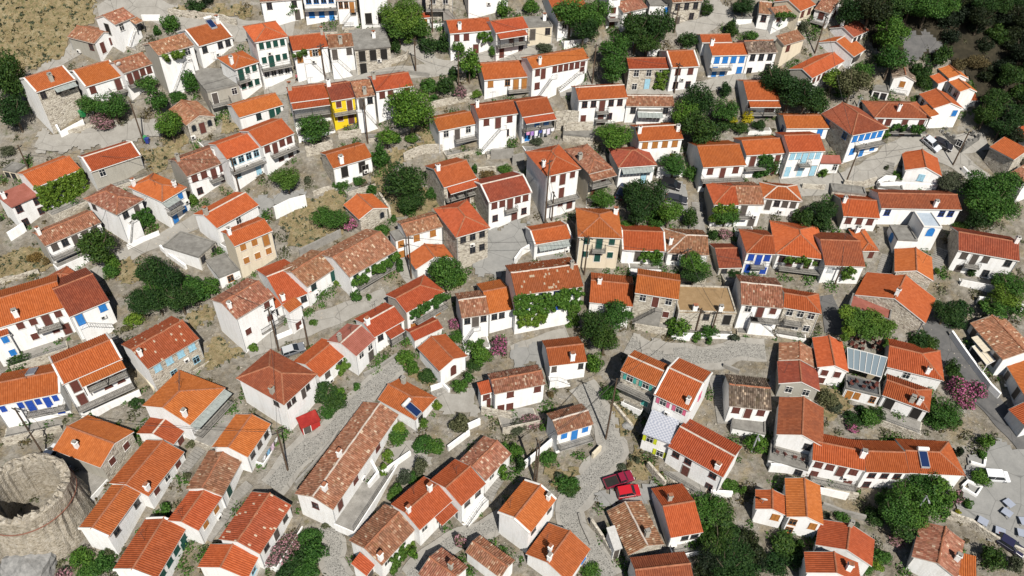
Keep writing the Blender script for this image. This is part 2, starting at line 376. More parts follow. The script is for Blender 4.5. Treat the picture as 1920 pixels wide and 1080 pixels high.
def build_house(idx, line):
    t, pts, Hs, st, ops, ex, label = line.split('|'); kind, rf, wm, sh = st.split()
    rise = RISE; EX = {}
    for tok in ex.split():
        key = tok[:2] if not (tok[0] == 'k') else 'k'
        val = tok[1:] if key == 'k' else tok[2:]
        EX.setdefault(key, []).append(val)
    if 'rs' in EX: rise = float(EX['rs'][0])
    A, B, u, n, w, d, H, ze, m = solve(t, pts, float(Hs), rise)
    rng = random.Random(idx * 31 + 5)
    c = (A + B) / 2 + n * d / 2; rz = math.atan2(u[1], u[0]); base = float(ter(*((A + B) / 2)[:2]))
    small = w * d < 16
    root = bpy.data.objects.new('house' if not small else 'outbuilding', None); COL.objects.link(root); root.location = (c[0], c[1], base); root.rotation_euler.z = rz
    root.empty_display_size = .5
    e = ze - base
    cor = [c + u * sx * w / 2 + n * sy * d / 2 for sx in (-1, 1) for sy in (-1, 1)]
    zb = min(float(ter(q[0], q[1])) for q in cor) - base - .5
    tag(root, label, 'house' if not small else 'outbuilding', 'houses of the hillside village')
    info = dict(root=root, c=c, u=u, n=n, w=w, d=d, e=e, base=base, label=label, m=np.array(m), H=H); HOUSES.append(info)
    info['foot'] = project((A + B) / 2 - np.array([0, 0, H * .6]))
    hip = kind in 'hyRL'; xg = kind == 'x'
    gx, gy = (.28, .28) if kind in 'hy' else (.12, .26)
    if kind in 'RL': gx = .2
    if xg: gx, gy = .26, .12
    if kind in 'fn': gx = gy = .04
    X0, X1, Y0, Y1 = -w / 2 + gx, w / 2 - gx, -d / 2 + gy, d / 2 - gy
    # ---- walls, each side with its own finish
    side = {s: WALL[wm] for s in 'FRBL'}
    for s in 'FRLB':
        if s + 's' in EX: side[s] = WALL['s']
        if s + 'g' in EX: side[s] = WALL['g']
        if s + 'w' in EX: side[s] = WALL['w']
    mats = []; mi = {}
    for s in 'FRBL':
        if side[s] not in mats: mats.append(side[s])
        mi[s] = mats.index(side[s])
    def rh(x, y):          # underside of the roof above a wall point
        if kind in 'fn': return e - (.0 if kind == 'n' else .12)
        if kind == 's': return e + rise * (y + d / 2) - .05
        if xg: return e + rise * (w / 2 - abs(x)) - .05
        g = e + rise * (d / 2 - abs(y)) - .05
        if kind == 'h': g = min(g, e + rise * (w / 2 - abs(x)) - .05)
        if kind == 'R': g = min(g, e + rise * (w / 2 - x) - .05)
        if kind == 'L': g = min(g, e + rise * (w / 2 + x) - .05)
        if kind == 'y': g = min(e + rise * (w / 2 - abs(x)), e + rise * (d / 2 + y)) - .05
        return g
    mb = MB()
    def wall(p, q, s):
        ks = [0, .5, 1]; pp = [(p[0] + (q[0] - p[0]) * k, p[1] + (q[1] - p[1]) * k) for k in ks]
        top = [(x, y, rh(x, y)) for x, y in pp]
        mb.quad([(p[0], p[1], zb), (q[0], q[1], zb)] + top[::-1], mi[s])
    if kind == 'n':         # a ruin: broken wall tops, nothing inside
        def broken(p, q, s):
            N = 9; r_ = [rng.uniform(.35, 1) * e for _ in range(N + 1)]; nn = Vector((q[1] - p[1], p[0] - q[0], 0)).normalized() * -.45
            for i in range(N):
                a = Vector((p[0] + (q[0] - p[0]) * i / N, p[1] + (q[1] - p[1]) * i / N, 0)); b = Vector((p[0] + (q[0] - p[0]) * (i + 1) / N, p[1] + (q[1] - p[1]) * (i + 1) / N, 0)); z = r_[i]
                k0 = len(mb.v); mb.v += [(v.x, v.y, zz) for zz in (zb, z) for v in (a, b, b + nn, a + nn)]
                for f in ((4, 5, 6, 7), (0, 1, 5, 4), (2, 3, 7, 6), (1, 2, 6, 5), (3, 0, 4, 7)): mb.f.append(tuple(k0 + i_ for i_ in f)); mb.m.append(0)
        for p, q, s in (((X0, Y0), (X1, Y0), 'F'), ((X1, Y0), (X1, Y1), 'R'), ((X1, Y1), (X0, Y1), 'B'), ((X0, Y1), (X0, Y0), 'L')): broken(p, q, s)
        mb.build('wall', [WALL['k']], root)
    else:
        wall((X0, Y0), (X1, Y0), 'F'); wall((X1, Y0), (X1, Y1), 'R'); wall((X1, Y1), (X0, Y1), 'B'); wall((X0, Y1), (X0, Y0), 'L')
        mb.build('wall', mats, root)
    # ---- roof
    roof = None; uvo = (rng.randint(0, 500), rng.randint(0, 500)); old = rf in 'wbs'; jit = .022 if old else .006
    rows = (lambda L: max(3, int(L / .75))) if old else (lambda L: 4)
    sl = math.sqrt(1 + rise * rise); mb = MB(); cap = MB(); RM = [T.get(rf, T['o']), TRIM if not old else MORTAR]
    hw, hd = w / 2, d / 2; Rz = e + rise * hd; vn_, vu_ = -rise / sl, 1 / sl
    def plane(s, vf):
        if s == 'F': tile_plane(mb, (-hw, -hd, e), (1, 0, 0), (0, vu_, rise / sl), w, vf, (0, vn_, vu_), uvo, jit, rows(hd * sl))
        if s == 'B': tile_plane(mb, (hw, hd, e), (-1, 0, 0), (0, -vu_, rise / sl), w, vf, (0, -vn_, vu_), uvo, jit, rows(hd * sl))
        if s == 'L': tile_plane(mb, (-hw, hd, e), (0, -1, 0), (vu_, 0, rise / sl), d, vf, (vn_, 0, vu_), uvo, jit, rows(hw * sl))
        if s == 'R': tile_plane(mb, (hw, -hd, e), (0, 1, 0), (-vu_, 0, rise / sl), d, vf, (-vn_, 0, vu_), uvo, jit, rows(hw * sl))
    def eave(p, q):
        mb.quad([(*p, e - .13), (*q, e - .13), (*q, e + .02), (*p, e + .02)], 1)
    cw = .0 if not old else .02
    if kind in 'gRL':
        top = hd * sl
        fl = (lambda u_: min(top, u_ * sl if kind == 'L' else 99, (w - u_) * sl if kind == 'R' else 99))
        fb = (lambda u_: min(top, u_ * sl if kind == 'R' else 99, (w - u_) * sl if kind == 'L' else 99))
        plane('F', fl); plane('B', fb); eave((-hw, -hd), (hw, -hd)); eave((hw, hd), (-hw, hd))
        rl, rr = -hw, hw
        if kind == 'R': plane('R', lambda v: min(v, d - v) * sl); rr = hw - hd; [cap_line(cap, (rr, 0, Rz), (hw, s * hd, e), m=0, wob=cw) for s in (-1, 1)]; eave((hw, -hd), (hw, hd))
        if kind == 'L': plane('L', lambda v: min(v, d - v) * sl); rl = hd - hw; [cap_line(cap, (rl, 0, Rz), (-hw, s * hd, e), m=0, wob=cw) for s in (-1, 1)]; eave((-hw, hd), (-hw, -hd))
        cap_line(cap, (rl, 0, Rz + .05), (rr, 0, Rz + .05), m=0, wob=cw)
        for xs, skip in ((-hw, kind == 'L'), (hw, kind == 'R')):
            if skip: continue
            for s in (-1, 1):
                mb.quad([(xs, s * hd, e - .13), (xs, 0, Rz - .13), (xs, 0, Rz + .05), (xs, s * hd, e + .05)], 1)
                if 'wv' in EX:
                    q = xs - math.copysign(.12, xs); cap_line(cap, (q, s * (hd - .05), e + .06), (q, 0, Rz + .06), .15, 1, .01)
    elif kind == 'x':
        Rz = e + rise * hw; plane('L', lambda v: hw * sl); plane('R', lambda v: hw * sl); eave((-hw, hd), (-hw, -hd)); eave((hw, -hd), (hw, hd)); cap_line(cap, (0, -hd, Rz + .05), (0, hd, Rz + .05), wob=cw)
        for ys in (-hd, hd):
            for s in (-1, 1): mb.quad([(s * hw, ys, e - .13), (0, ys, Rz - .13), (0, ys, Rz + .05), (s * hw, ys, e + .05)], 1)
    elif kind in 'hy':
        mn = min(hw, hd)
        if kind == 'h':
            fu = lambda v: min(v, w - v, mn) * sl; fv = lambda v: min(v, d - v, mn) * sl
            plane('F', fu); plane('B', fu); plane('L', fv); plane('R', fv); Rz = e + rise * mn
            ra, rb = ((-hw + mn, 0), (hw - mn, 0)) if w > d else ((0, -hd + mn), (0, hd - mn))
            ends = [(ra, [(-hw, -hd), (-hw, hd)] if w > d else [(-hw, -hd), (hw, -hd)]), (rb, [(hw, -hd), (hw, hd)] if w > d else [(-hw, hd), (hw, hd)])]
        else:
            Rz = e + rise * hw; plane('F', lambda v: min(v, w - v) * sl); plane('L', lambda v: min(hw, d - v) * sl); plane('R', lambda v: min(hw, v) * sl)
            ra, rb = (0, -hd + hw), (0, hd); ends = [(ra, [(-hw, -hd), (hw, -hd)])]
            for s in (-1, 1): mb.quad([(s * hw, hd, e - .13), (0, hd, Rz - .13), (0, hd, Rz + .05), (s * hw, hd, e + .05)], 1)
        for p, q in (((-hw, -hd), (hw, -hd)), ((hw, -hd), (hw, hd)), ((hw, hd), (-hw, hd)), ((-hw, hd), (-hw, -hd))):
            if not (kind == 'y' and p == (hw, hd)): eave(p, q)
        if np.hypot(ra[0] - rb[0], ra[1] - rb[1]) > .3: cap_line(cap, (*ra, Rz + .05), (*rb, Rz + .05), wob=cw)
        for r0, cs in ends:
            for q in cs: cap_line(cap, (*r0, Rz + .03), (*q, e + .03), wob=cw)
    elif kind == 's':
        sl = math.sqrt(1 + rise * rise); vn_, vu_ = -rise / sl, 1 / sl
        if rf in 'ctuezpk':
            z0, z1 = e, e + rise * d
            mb.v += [(-hw, -hd, z0 - .1), (hw, -hd, z0 - .1), (hw, hd, z1 - .1), (-hw, hd, z1 - .1), (-hw, -hd, z0 + .1), (hw, -hd, z0 + .1), (hw, hd, z1 + .1), (-hw, hd, z1 + .1)]
            for q in ((0, 3, 2, 1), (4, 5, 6, 7), (0, 1, 5, 4), (1, 2, 6, 5), (2, 3, 7, 6), (3, 0, 4, 7)): mb.f.append(q); mb.m.append(0)
        else:
            tile_plane(mb, (-hw, -hd, e), (1, 0, 0), (0, vu_, rise / sl), w, lambda v: d * sl, (0, vn_, vu_), uvo, jit, max(3, int(d))); eave((-hw, -hd), (hw, -hd))
            for xs in (-hw, hw): mb.quad([(xs, -hd, e - .13), (xs, hd, e + rise * d - .13), (xs, hd, e + rise * d + .05), (xs, -hd, e + .05)], 1)
    elif kind == 'f':
        mb.box(-hw, hw, -hd, hd, e - .12, e)
        for a in ((-hw, hw, -hd, -hd + .22), (-hw, hw, hd - .22, hd), (-hw, -hw + .22, -hd + .221, hd - .221), (hw - .22, hw, -hd + .221, hd - .221)): mb.box(*a, e + .002, e + .2, 1)
        RM = [T.get(rf, T['c']), T['c'] if rf not in 'u' else TRIM] if rf != 'e' else [T['e'], WALL['s']]
    if kind != 'n':
        roof = mb.build('roof', RM, root)
        if cap.v: cap.build('ridge_cap', [MORTAR if 'wr' in EX or (old and rng.random() < .15) else CAP, TRIM], roof)
        def rz_(x, y): return rh(x, y) + .05
        for k in EX.get('k', []):
            a, b = parse(k); x, y = -hw + a * w, -hd + b * d / (1 if b <= 1 else 1)
            b = min(b, 1.25); y = -hd + b * hd if kind in 'gRL' else -hd + b * d
            x = min(max(x, X0 + .35), X1 - .35); y = min(max(y, Y0 + .3), Y1 - .3); chimney(roof, x, y, rz_(x, y), rng)
    # ---- openings
    P = PAINT[sh]
    frame_c = TRIM if rng.random() < .3 else (P if sh != 'k' else PAINT['k'])
    if wm == 'y': frame_c = TRIM
    def gz(s, x, y):
        q = c + u * x + n * y; return float(ter(q[0], q[1])) - base
    defs = {'F': ((X0, Y0), (1, 0), X1 - X0, 0), 'L': ((X0, Y1), (0, -1), Y1 - Y0, -math.pi / 2), 'R': ((X1, Y0), (0, 1), Y1 - Y0, math.pi / 2)}
    bal_done = set(int(parse(v)[0]) for v in EX.get('ba', []))
    covered = {}
    for tok in ops.split():
        s, spec = tok.split('=')
        if s not in defs or not spec: continue
        o0, dr, L, rot = defs[s]
        for row, line_ in enumerate(spec.split('/')):
            nn = len(line_); sp = L / max(nn, 1)
            for i, ch in enumerate(line_):
                if ch == '.': continue
                uu = (i + .5) / nn * L * .92 + L * .04
                wid = min(.95, sp * .62); x, y = o0[0] + dr[0] * uu, o0[1] + dr[1] * uu
                floor = e - 2.45 - 2.65 * row; g = gz(s, x, y); zc = floor + 1.5
                if ch in 'dDaS' and ch != 'a' or ch == 'a' and wm in 'sw' and kind == 'x' and i == nn // 2:
                    hh = min(2.05, e - .25 - max(floor, g)); 
                    if hh < 1.3: continue
                    zc = max(floor, g) + hh / 2
                else:
                    hh = 1.2
                    if zc - .6 < g - .2: zc = g + .8
                    if zc + hh / 2 > e - .12 and not xg: continue
                loc = (x, y, zc)
                if ch == 'd' or ch == 'D':
                    dw = min(1.0, sp * .8); dd = link('door', door_me(dw, hh, P), root, loc, rot); link('frame', doorframe_me(dw, hh, TRIM if rng.random() < .5 else CONC), dd)
                    if ch == 'D' and row not in bal_done and s == 'F': balcony(root, x - 1.1, x + 1.1, Y0, max(floor, g + 1.2))
                elif ch == 'S':
                    q = link('window', frame_me(min(1.2, sp * .7), hh, CONC, False), root, loc, rot); link('pane', pane_me(min(1.2, sp * .7), hh, DARK), q)
                elif ch == 'a':
                    door = kind == 'x' and i == nn // 2 and row == 0; ww = 1.0 if door else .75
                    if not door and sh == 'b': ww, hh = 1.25, 1.7
                    q = link('door' if door else 'window', arch_me(ww + .26, hh + .13, TRIM if wm != 's' else CONC, .03), root, loc, rot); link('shutter' if door or sh == 'b' else 'pane', arch_me(ww, hh, P if (door or sh == 'b') else GLASS, .05), q)
                elif ch in 'pwo':
                    if ch == 'p': wid = min(wid, .9)
                    q = link('window', frame_me(wid, hh, frame_c if ch != 'o' else TRIM, ch != 'w'), root, loc, rot)
                    if ch == 'w':
                        ms = shut_me(round(wid / 2, 2), hh, P)
                        for sx in (-1, 1): link('shutter', ms, q, (sx * wid / 4, 0, 0))
                    else:
                        link('pane', pane_me(wid, hh, GLASS), q)
                        if ch == 'o':
                            for sx in (-1, 1): link('shutter', shut_me(.45, hh, P), q, (sx * (wid / 2 + .3), 0, 0))
    # ---- balconies, stairs, porches, awnings
    for v in EX.get('ba', []):
        row, a, b = parse(v); z = e - 2.45 - 2.65 * row
        g = gz('F', X0 + (X1 - X0) * (a + b) / 2, Y0)
        balcony(root, X0 + (X1 - X0) * a, X0 + (X1 - X0) * b, Y0, max(z, g + .5), 1.25)
    for v in EX.get('st', []):
        a, b = parse(v); xa, xb = X0 + (X1 - X0) * a, X0 + (X1 - X0) * b
        q = c + u * xb + n * (Y0 - .6); zt = e - 2.45
        if zt - (float(ter(q[0], q[1])) - base) < .7: zt = e - 1.6
        stairs(root, xa, xb, Y0, zt, float(ter(q[0], q[1])) - base, WALL['w'] if wm != 's' else CONC)
    for v in EX.get('pr', []):
        a, b = parse(v); x0, x1 = -hw + w * a, -hw + w * b; dep = 1.55; z1 = e - .22; pm = MB(); s2 = .33; ss = math.sqrt(1 + s2 * s2)
        tile_plane(pm, (x0, Y0 - dep, z1 - s2 * dep), (1, 0, 0), (0, 1 / ss, s2 / ss), x1 - x0, lambda v_: dep * ss, (0, -s2 / ss, 1 / ss), uvo, jit, 3)
        pm.quad([(x0, Y0 - dep, z1 - s2 * dep - .1), (x1, Y0 - dep, z1 - s2 * dep - .1), (x1, Y0 - dep, z1 - s2 * dep + .03), (x0, Y0 - dep, z1 - s2 * dep + .03)], 1)
        po = pm.build('porch_roof', RM[:2] if rf not in 'c' else [T['r'], TRIM], root); np_ = max(2, int((x1 - x0) / 2.5) + 1)
        for i in range(np_):
            x = x0 + .1 + (x1 - x0 - .2) * i / (np_ - 1); qq = MB(); qq.box(x - .06, x + .06, Y0 - dep + .12, Y0 - dep + .24, max(e - 2.6, gz('F', x, Y0 - dep) - .2), z1 - s2 * dep + .04); qq.build('post', METAL, po)
    for v in EX.get('aw', []):
        a, b = parse(v); x0, x1 = -hw + w * a, -hw + w * b; dep = 1.3; z1 = e - .3; am = MB()
        nseg = max(2, int((x1 - x0) / .6))
        for i in range(nseg):
            p, q = x0 + (x1 - x0) * i / nseg, x0 + (x1 - x0) * (i + 1) / nseg - .03
            am.quad([(p, Y0 - dep, z1 - .38), (q, Y0 - dep, z1 - .38), (q, Y0 - .01, z1), (p, Y0 - .01, z1)]); am.quad([(p, Y0 - dep, z1 - .41), (p, Y0 - .01, z1 - .03), (q, Y0 - .01, z1 - .03), (q, Y0 - dep, z1 - .41)])
            am.quad([(p, Y0 - dep, z1 - .41), (q, Y0 - dep, z1 - .41), (q, Y0 - dep, z1 - .38), (p, Y0 - dep, z1 - .38)])
        ao = am.build('awning', CREAMCLOTH if 'cream awning' in label else AWN, root)
        for x in (x0 + .1, x1 - .1): qq = MB(); qq.tube((x, Y0 - dep + .05, z1 - .39), (x, Y0 - .01, z1 - 1.1), .025, k=5); qq.build('bracket', METAL, ao)
    for v in EX.get('vn', []): info.setdefault('vines', []).append(parse(v))
    info.update(X0=X0, X1=X1, Y0=Y0, rz=rz)
# ---------------------------------------------------------------- the ground
def ground_mat():
    m, nt, b = newmat('village_ground', rough=.95, spec=.1); p = wpos(nt)
    c = ramp(nt, noise(nt, p, .35, 8, .68), [(.28, (.135, .115, .085)), (.42, (.215, .19, .15)), (.55, (.285, .26, .22)), (.7, (.34, .325, .295))])
    c = mix(nt, ramp(nt, noise(nt, p, 2.3, 6, .75), [(.52, (0, 0, 0)), (.74, (.6,) * 3)]), c, (.17, .15, .12))
    c = mix(nt, ramp(nt, noise(nt, p, .45, 8, .8), [(.55, (0, 0, 0)), (.64, (.65,) * 3)]), c, (.085, .10, .035))
    c = mix(nt, ramp(nt, noise(nt, p, .22, 7, .75), [(.5, (0, 0, 0)), (.63, (.7,) * 3)]), c, (.27, .215, .13))
    v = nd(nt, 'TexVoronoi'); v.inputs['Scale'].default_value = 2.2; nt.links.new(p, v.inputs['Vector'])
    sx = nd(nt, 'SeparateColor'); nt.links.new(v.outputs['Color'], sx.inputs[0])
    c = mix(nt, ramp(nt, sx.outputs[0], [(.0, (.55, .55, .55)), (1, (1.15, 1.15, 1.15))]), c, c) if False else mix(nt, 1.0, c, ramp(nt, sx.outputs[0], [(0, (.72,) * 3), (1, (1.0,) * 3)]), 'MULTIPLY')
    nt.links.new(c, b.inputs['Base Color'])
    bp = nd(nt, 'Bump'); bp.inputs['Distance'].default_value = .3; nt.links.new(noise(nt, p, 2.5, 7, .7), bp.inputs['Height']); nt.links.new(bp.outputs[0], b.inputs['Normal']); return m
def drygrass_mat():
    m, nt, b = newmat('dry_grass_ground', rough=.95, spec=.1); p = wpos(nt)
    c = ramp(nt, noise(nt, p, .6, 8, .7), [(.3, (.17, .13, .072)), (.5, (.26, .205, .115)), (.7, (.33, .28, .18))])
    c = mix(nt, ramp(nt, noise(nt, p, 1.5, 7, .75), [(.5, (0, 0, 0)), (.6, (.8,) * 3)]), c, (.10, .105, .045))
    nt.links.new(c, b.inputs['Base Color']); bp = nd(nt, 'Bump'); bp.inputs['Distance'].default_value = .25; nt.links.new(noise(nt, p, 5, 7, .75), bp.inputs['Height']); nt.links.new(bp.outputs[0], b.inputs['Normal']); return m
def street_mat(name, lo, hi):
    m, nt, b = newmat(name, rough=.9, spec=.15); p = wpos(nt)
    c = ramp(nt, noise(nt, p, .7, 7, .7), [(.3, lo), (.7, hi)])
    c = mix(nt, ramp(nt, noise(nt, p, 6, 4, .7), [(.5, (0, 0, 0)), (.8, (.35,) * 3)]), c, tuple(v * .6 for v in lo))
    v = nd(nt, 'TexVoronoi', feature='DISTANCE_TO_EDGE'); v.inputs['Scale'].default_value = .22; nt.links.new(p, v.inputs['Vector'])
    c = mix(nt, ramp(nt, v.outputs['Distance'], [(0, (.7,) * 3), (.012, (0, 0, 0))]), c, tuple(q * .45 for q in lo))
    nt.links.new(c, b.inputs['Base Color']); return m
def cobble_mat():
    m, nt, b = newmat('cobbles', rough=.85, spec=.2); p = wpos(nt)
    v = nd(nt, 'TexVoronoi'); v.inputs['Scale'].default_value = 4.0; nt.links.new(p, v.inputs['Vector'])
    sx = nd(nt, 'SeparateColor'); nt.links.new(v.outputs['Color'], sx.inputs[0])
    c = ramp(nt, sx.outputs[0], [(0, (.12, .115, .105)), (.5, (.175, .168, .152)), (1, (.225, .215, .195))])
    e = nd(nt, 'TexVoronoi', feature='DISTANCE_TO_EDGE'); e.inputs['Scale'].default_value = 4.0; nt.links.new(p, e.inputs['Vector'])
    c = mix(nt, ramp(nt, e.outputs['Distance'], [(.05, (1, 1, 1)), (.13, (0, 0, 0))]), c, (.30, .288, .26)); nt.links.new(c, b.inputs['Base Color'])
    bp = nd(nt, 'Bump'); bp.inputs['Distance'].default_value = .05; nt.links.new(e.outputs['Distance'], bp.inputs['Height']); nt.links.new(bp.outputs[0], b.inputs['Normal']); return m
GROUND = ground_mat(); DRY = drygrass_mat(); STREET = street_mat('worn_concrete_street', (.235, .22, .195), (.325, .31, .28)); ASPH_SHADE = street_mat('asphalt_and_shade', (.085, .085, .085), (.14, .135, .13)); COB = cobble_mat()
SHADE_SOIL = flat_mat('dark_leaf_litter', (.02, .018, .012), (.035, .03, .019), (.06, .05, .032)); COURT = street_mat('court_concrete', (.20, .198, .188), (.27, .265, .25))  # soil under the wood has the trees' shade put into its colour
def axis(lo, hi, step, far):
    a = list(np.arange(lo, hi, step)); s = step; v = lo; L = []
    while v > -far: s *= 1.5; v -= s; L.append(v)
    R_ = []; s = step; v = a[-1]
    while v < far: s *= 1.5; v += s; R_.append(v)
    return np.array(L[::-1] + a + R_)
def build_ground():
    xs, ys = axis(-115, 115, 1.25, 900), axis(25, 185, 1.25, 900); X, Y = np.meshgrid(xs, ys, indexing='ij'); Z = ter(X, Y); mb = MB()
    mb.grid(np.stack([X, Y, Z], -1).reshape(-1, 3), len(xs), len(ys)); o = mb.build('ground', GROUND); tag(o, None, None, kind='structure')
LIFT = [0.05]; ROADS = []; PAVED = []
def drape(pts): return [(p[0], p[1], float(ter(p[0], p[1])) + LIFT[0]) for p in pts]
def road(name, t, path, width, mat, label):
    LIFT[0] += .0045; P = [hit(zp(t, s))[:2] for s in path.split()]; R_ = []
    for i in range(len(P) - 1):
        a = P[max(i - 1, 0)]; b = P[i]; c = P[i + 1]; d = P[min(i + 2, len(P) - 1)]; n = max(2, int(np.linalg.norm(c - b) / .7))
        for k in range(n):
            q = k / n; R_.append(.5 * ((2 * b) + (c - a) * q + (2 * a - 5 * b + 4 * c - d) * q * q + (3 * b - 3 * c + d - a) * q ** 3))
    R_.append(P[-1]); R_ = np.array(R_); ROADS.append((R_, width)); D = np.gradient(R_, axis=0); D /= np.linalg.norm(D, axis=1)[:, None] + 1e-9; N = np.stack([-D[:, 1], D[:, 0]], 1); V = []; k = 5
    ph = RNG.uniform(0, 6, 4)
    for i in range(len(R_)):
        wl = width / 2 * (1 + .12 * math.sin(i * .31 + ph[0]) + .07 * math.sin(i * .9 + ph[1])); wr = width / 2 * (1 + .12 * math.sin(i * .27 + ph[2]) + .07 * math.sin(i * 1.1 + ph[3]))
        for j in range(k): f = -wl + (wl + wr) * j / (k - 1); V.append(R_[i] + N[i] * f)
    mb = MB(); mb.grid(drape(V), len(R_), k); o = mb.build(name, mat); tag(o, label, None, kind='structure'); return o
def inside(p, poly):
    x, y = p; r = False; n = len(poly)
    for i in range(n):
        a, b = poly[i], poly[(i + 1) % n]
        if (a[1] > y) != (b[1] > y) and x < (b[0] - a[0]) * (y - a[1]) / (b[1] - a[1]) + a[0]: r = not r
    return r
YARDS = {}
def patch(name, t, poly, mat, label, rough=.5, step=.55):
    LIFT[0] += .0045; P = [tuple(hit(zp(t, s))[:2]) for s in poly.split()]; YARDS.setdefault(mat.name, []).append(P); PAVED.append(P) if name == 'courtyard' else None
    x0, x1 = min(p[0] for p in P), max(p[0] for p in P); y0, y1 = min(p[1] for p in P), max(p[1] for p in P); nx, ny = int((x1 - x0) / step) + 2, int((y1 - y0) / step) + 2; mb = MB(); idx = {}
    def vert(i, j):
        if (i, j) not in idx:
            x, y = x0 + i * step, y0 + j * step; r = random.Random(i * 977 + j); x += r.uniform(-.3, .3) * step; y += r.uniform(-.3, .3) * step
            idx[(i, j)] = len(mb.v); mb.v.append((x, y, float(ter(x, y)) + LIFT[0]))
        return idx[(i, j)]
    for i in range(nx):
        for j in range(ny):
            x, y = x0 + (i + .5) * step, y0 + (j + .5) * step
            wx, wy = x + rough * math.sin(y * 1.3 + x * .6), y + rough * math.sin(x * 1.7 - y * .5)
            if inside((wx, wy), P): mb.f.append((vert(i, j), vert(i + 1, j), vert(i + 1, j + 1), vert(i, j + 1))); mb.m.append(0)
    if mb.f: tag(mb.build(name, mat), label, None, kind='structure')
# ---------------------------------------------------------------- plants
def leaf_mat(name, cols, pink=None, frac=.0):
    m, nt, b = newmat(name, rough=.6, spec=.2); g = nd(nt, 'NewGeometry'); r = g.outputs['Random Per Island']
    c = ramp(nt, r, [(i / (len(cols) - 1), q) for i, q in enumerate(cols)])
    oi = nd(nt, 'ObjectInfo'); c = mix(nt, 1.0, c, ramp(nt, oi.outputs['Random'], [(0, (.7, .8, .85)), (.5, (1, 1, 1)), (1, (1.5, 1.3, .95))]), 'MULTIPLY')
    if pink: c = mix(nt, math_(nt, 'GREATER_THAN', math_(nt, 'FRACT', math_(nt, 'MULTIPLY', r, 17.31)), 1 - frac), c, pink)
    nt.links.new(c, b.inputs['Base Color']); b.inputs['Transmission Weight'].default_value = 0
    tr = nd(nt, 'BsdfTranslucent'); nt.links.new(c, tr.inputs[0]); mx = nd(nt, 'MixShader'); mx.inputs[0].default_value = .25
    nt.links.new(b.outputs[0], mx.inputs[1]); nt.links.new(tr.outputs[0], mx.inputs[2]); nt.links.new(mx.outputs[0], nt.nodes['Material Output'].inputs[0]); return m
LEAF = {'d': leaf_mat('dark_leaf', [(.013, .038, .010), (.027, .066, .015), (.052, .10, .023)]),
        'm': leaf_mat('green_leaf', [(.024, .072, .012), (.05, .125, .02), (.095, .19, .034)]),
        'l': leaf_mat('bright_leaf', [(.045, .10, .014), (.08, .155, .022), (.13, .21, .038)]),
        'o': leaf_mat('olive_leaf', [(.045, .056, .03), (.075, .09, .048), (.125, .135, .085)]),
        'y': leaf_mat('yellow_leaf', [(.21, .22, .01), (.33, .32, .015), (.42, .39, .04)]),
        'p': leaf_mat('oleander', [(.03, .065, .02), (.055, .095, .032), (.08, .12, .048)], (.48, .14, .27), .55),
        'q': leaf_mat('faded_oleander', [(.04, .065, .028), (.07, .088, .048), (.10, .105, .07)], (.40, .21, .24), .5),
        'x': leaf_mat('shade_leaf', [(.009, .017, .009), (.015, .026, .011), (.028, .04, .016)]),  # leaf colour darkened to carry the shade lying over the wood
        'b': leaf_mat('dry_leaf', [(.075, .055, .025), (.13, .095, .04), (.17, .14, .065)])}
BARK = plain('bark', (.13, .10, .07), .95, .4)
def leaves_mesh(name, C, Nn, size, mat, rng):
    n = len(C); a = rng.normal(size=(n, 3)); N = Nn + a * .55; N /= np.linalg.norm(N, axis=1)[:, None]
    U = np.cross(N, rng.normal(size=(n, 3))); U /= np.linalg.norm(U, axis=1)[:, None]; Vv = np.cross(N, U); s = (size * rng.uniform(.6, 1.35, n))[:, None]
    V = np.stack([C - U * s, C - Vv * s * .55 + N * s * .12, C + U * s, C + Vv * s * .55 + N * s * .12], 1).reshape(-1, 3)
    me = bpy.data.meshes.new(name); me.vertices.add(4 * n); me.vertices.foreach_set('co', V.ravel()); me.loops.add(4 * n); me.loops.foreach_set('vertex_index', np.arange(4 * n, dtype=np.int32))
    me.polygons.add(n); me.polygons.foreach_set('loop_start', np.arange(0, 4 * n, 4, dtype=np.int32)); me.update(calc_edges=True); me.materials.append(mat); return me
def crown_points(n, lobes, rng, spread=.5, lr=(.30, .52)):
    P = []; Q = []
    cs = []
    for i in range(lobes):
        v = rng.normal(size=3); v /= np.linalg.norm(v); v[2] = v[2] * .9 + .08; cs.append(v * rng.uniform(.35, .72)); 
    cs = np.array(cs); rr = rng.uniform(*lr, lobes); pr = rr ** 2 / np.sum(rr ** 2); k = rng.choice(lobes, n, p=pr)
    d = rng.normal(size=(n, 3)); d /= np.linalg.norm(d, axis=1)[:, None]; d[:, 2] = np.where(d[:, 2] < -.2, -d[:, 2] * rng.uniform(-.6, 1, n), d[:, 2])
    r = rng.uniform(spread, 1.0, n) ** .6
    return cs[k] + d * (rr[k] * r)[:, None], d
_crowns = {}
def crown_mesh(tier, var, mat):
    key = (tier, var, mat.name)
    if key not in _crowns:
        rng = np.random.default_rng(tier * 10 + var); n, lobes, sz = ((480, 9, .16), (1700, 17, .085), (5200, 30, .052), (10500, 44, .038))[tier]
        C, N = crown_points(n, lobes, rng); _crowns[key] = leaves_mesh('crown', C, N, sz, mat, rng)
    return _crowns[key]
def trunk_mesh(var):
    def f():
        rng = random.Random(var); mb = MB(); mb.tube((0, 0, -1.1), (.03, .02, -.15), .085, .055, 7)
        for i in range(6):
            a = i * 1.05 + rng.random(); l = rng.uniform(.45, .7); e = (l * math.cos(a), l * math.sin(a), rng.uniform(.1, .5)); mb.tube((.03, .02, -.22), e, .045, .018, 5); mb.tube(e, (e[0] * 1.25, e[1] * 1.2, e[2] + .25), .018, .006, 4)
        return mb.mesh('trunk', [BARK])
    return cached(('trunk', var), f)
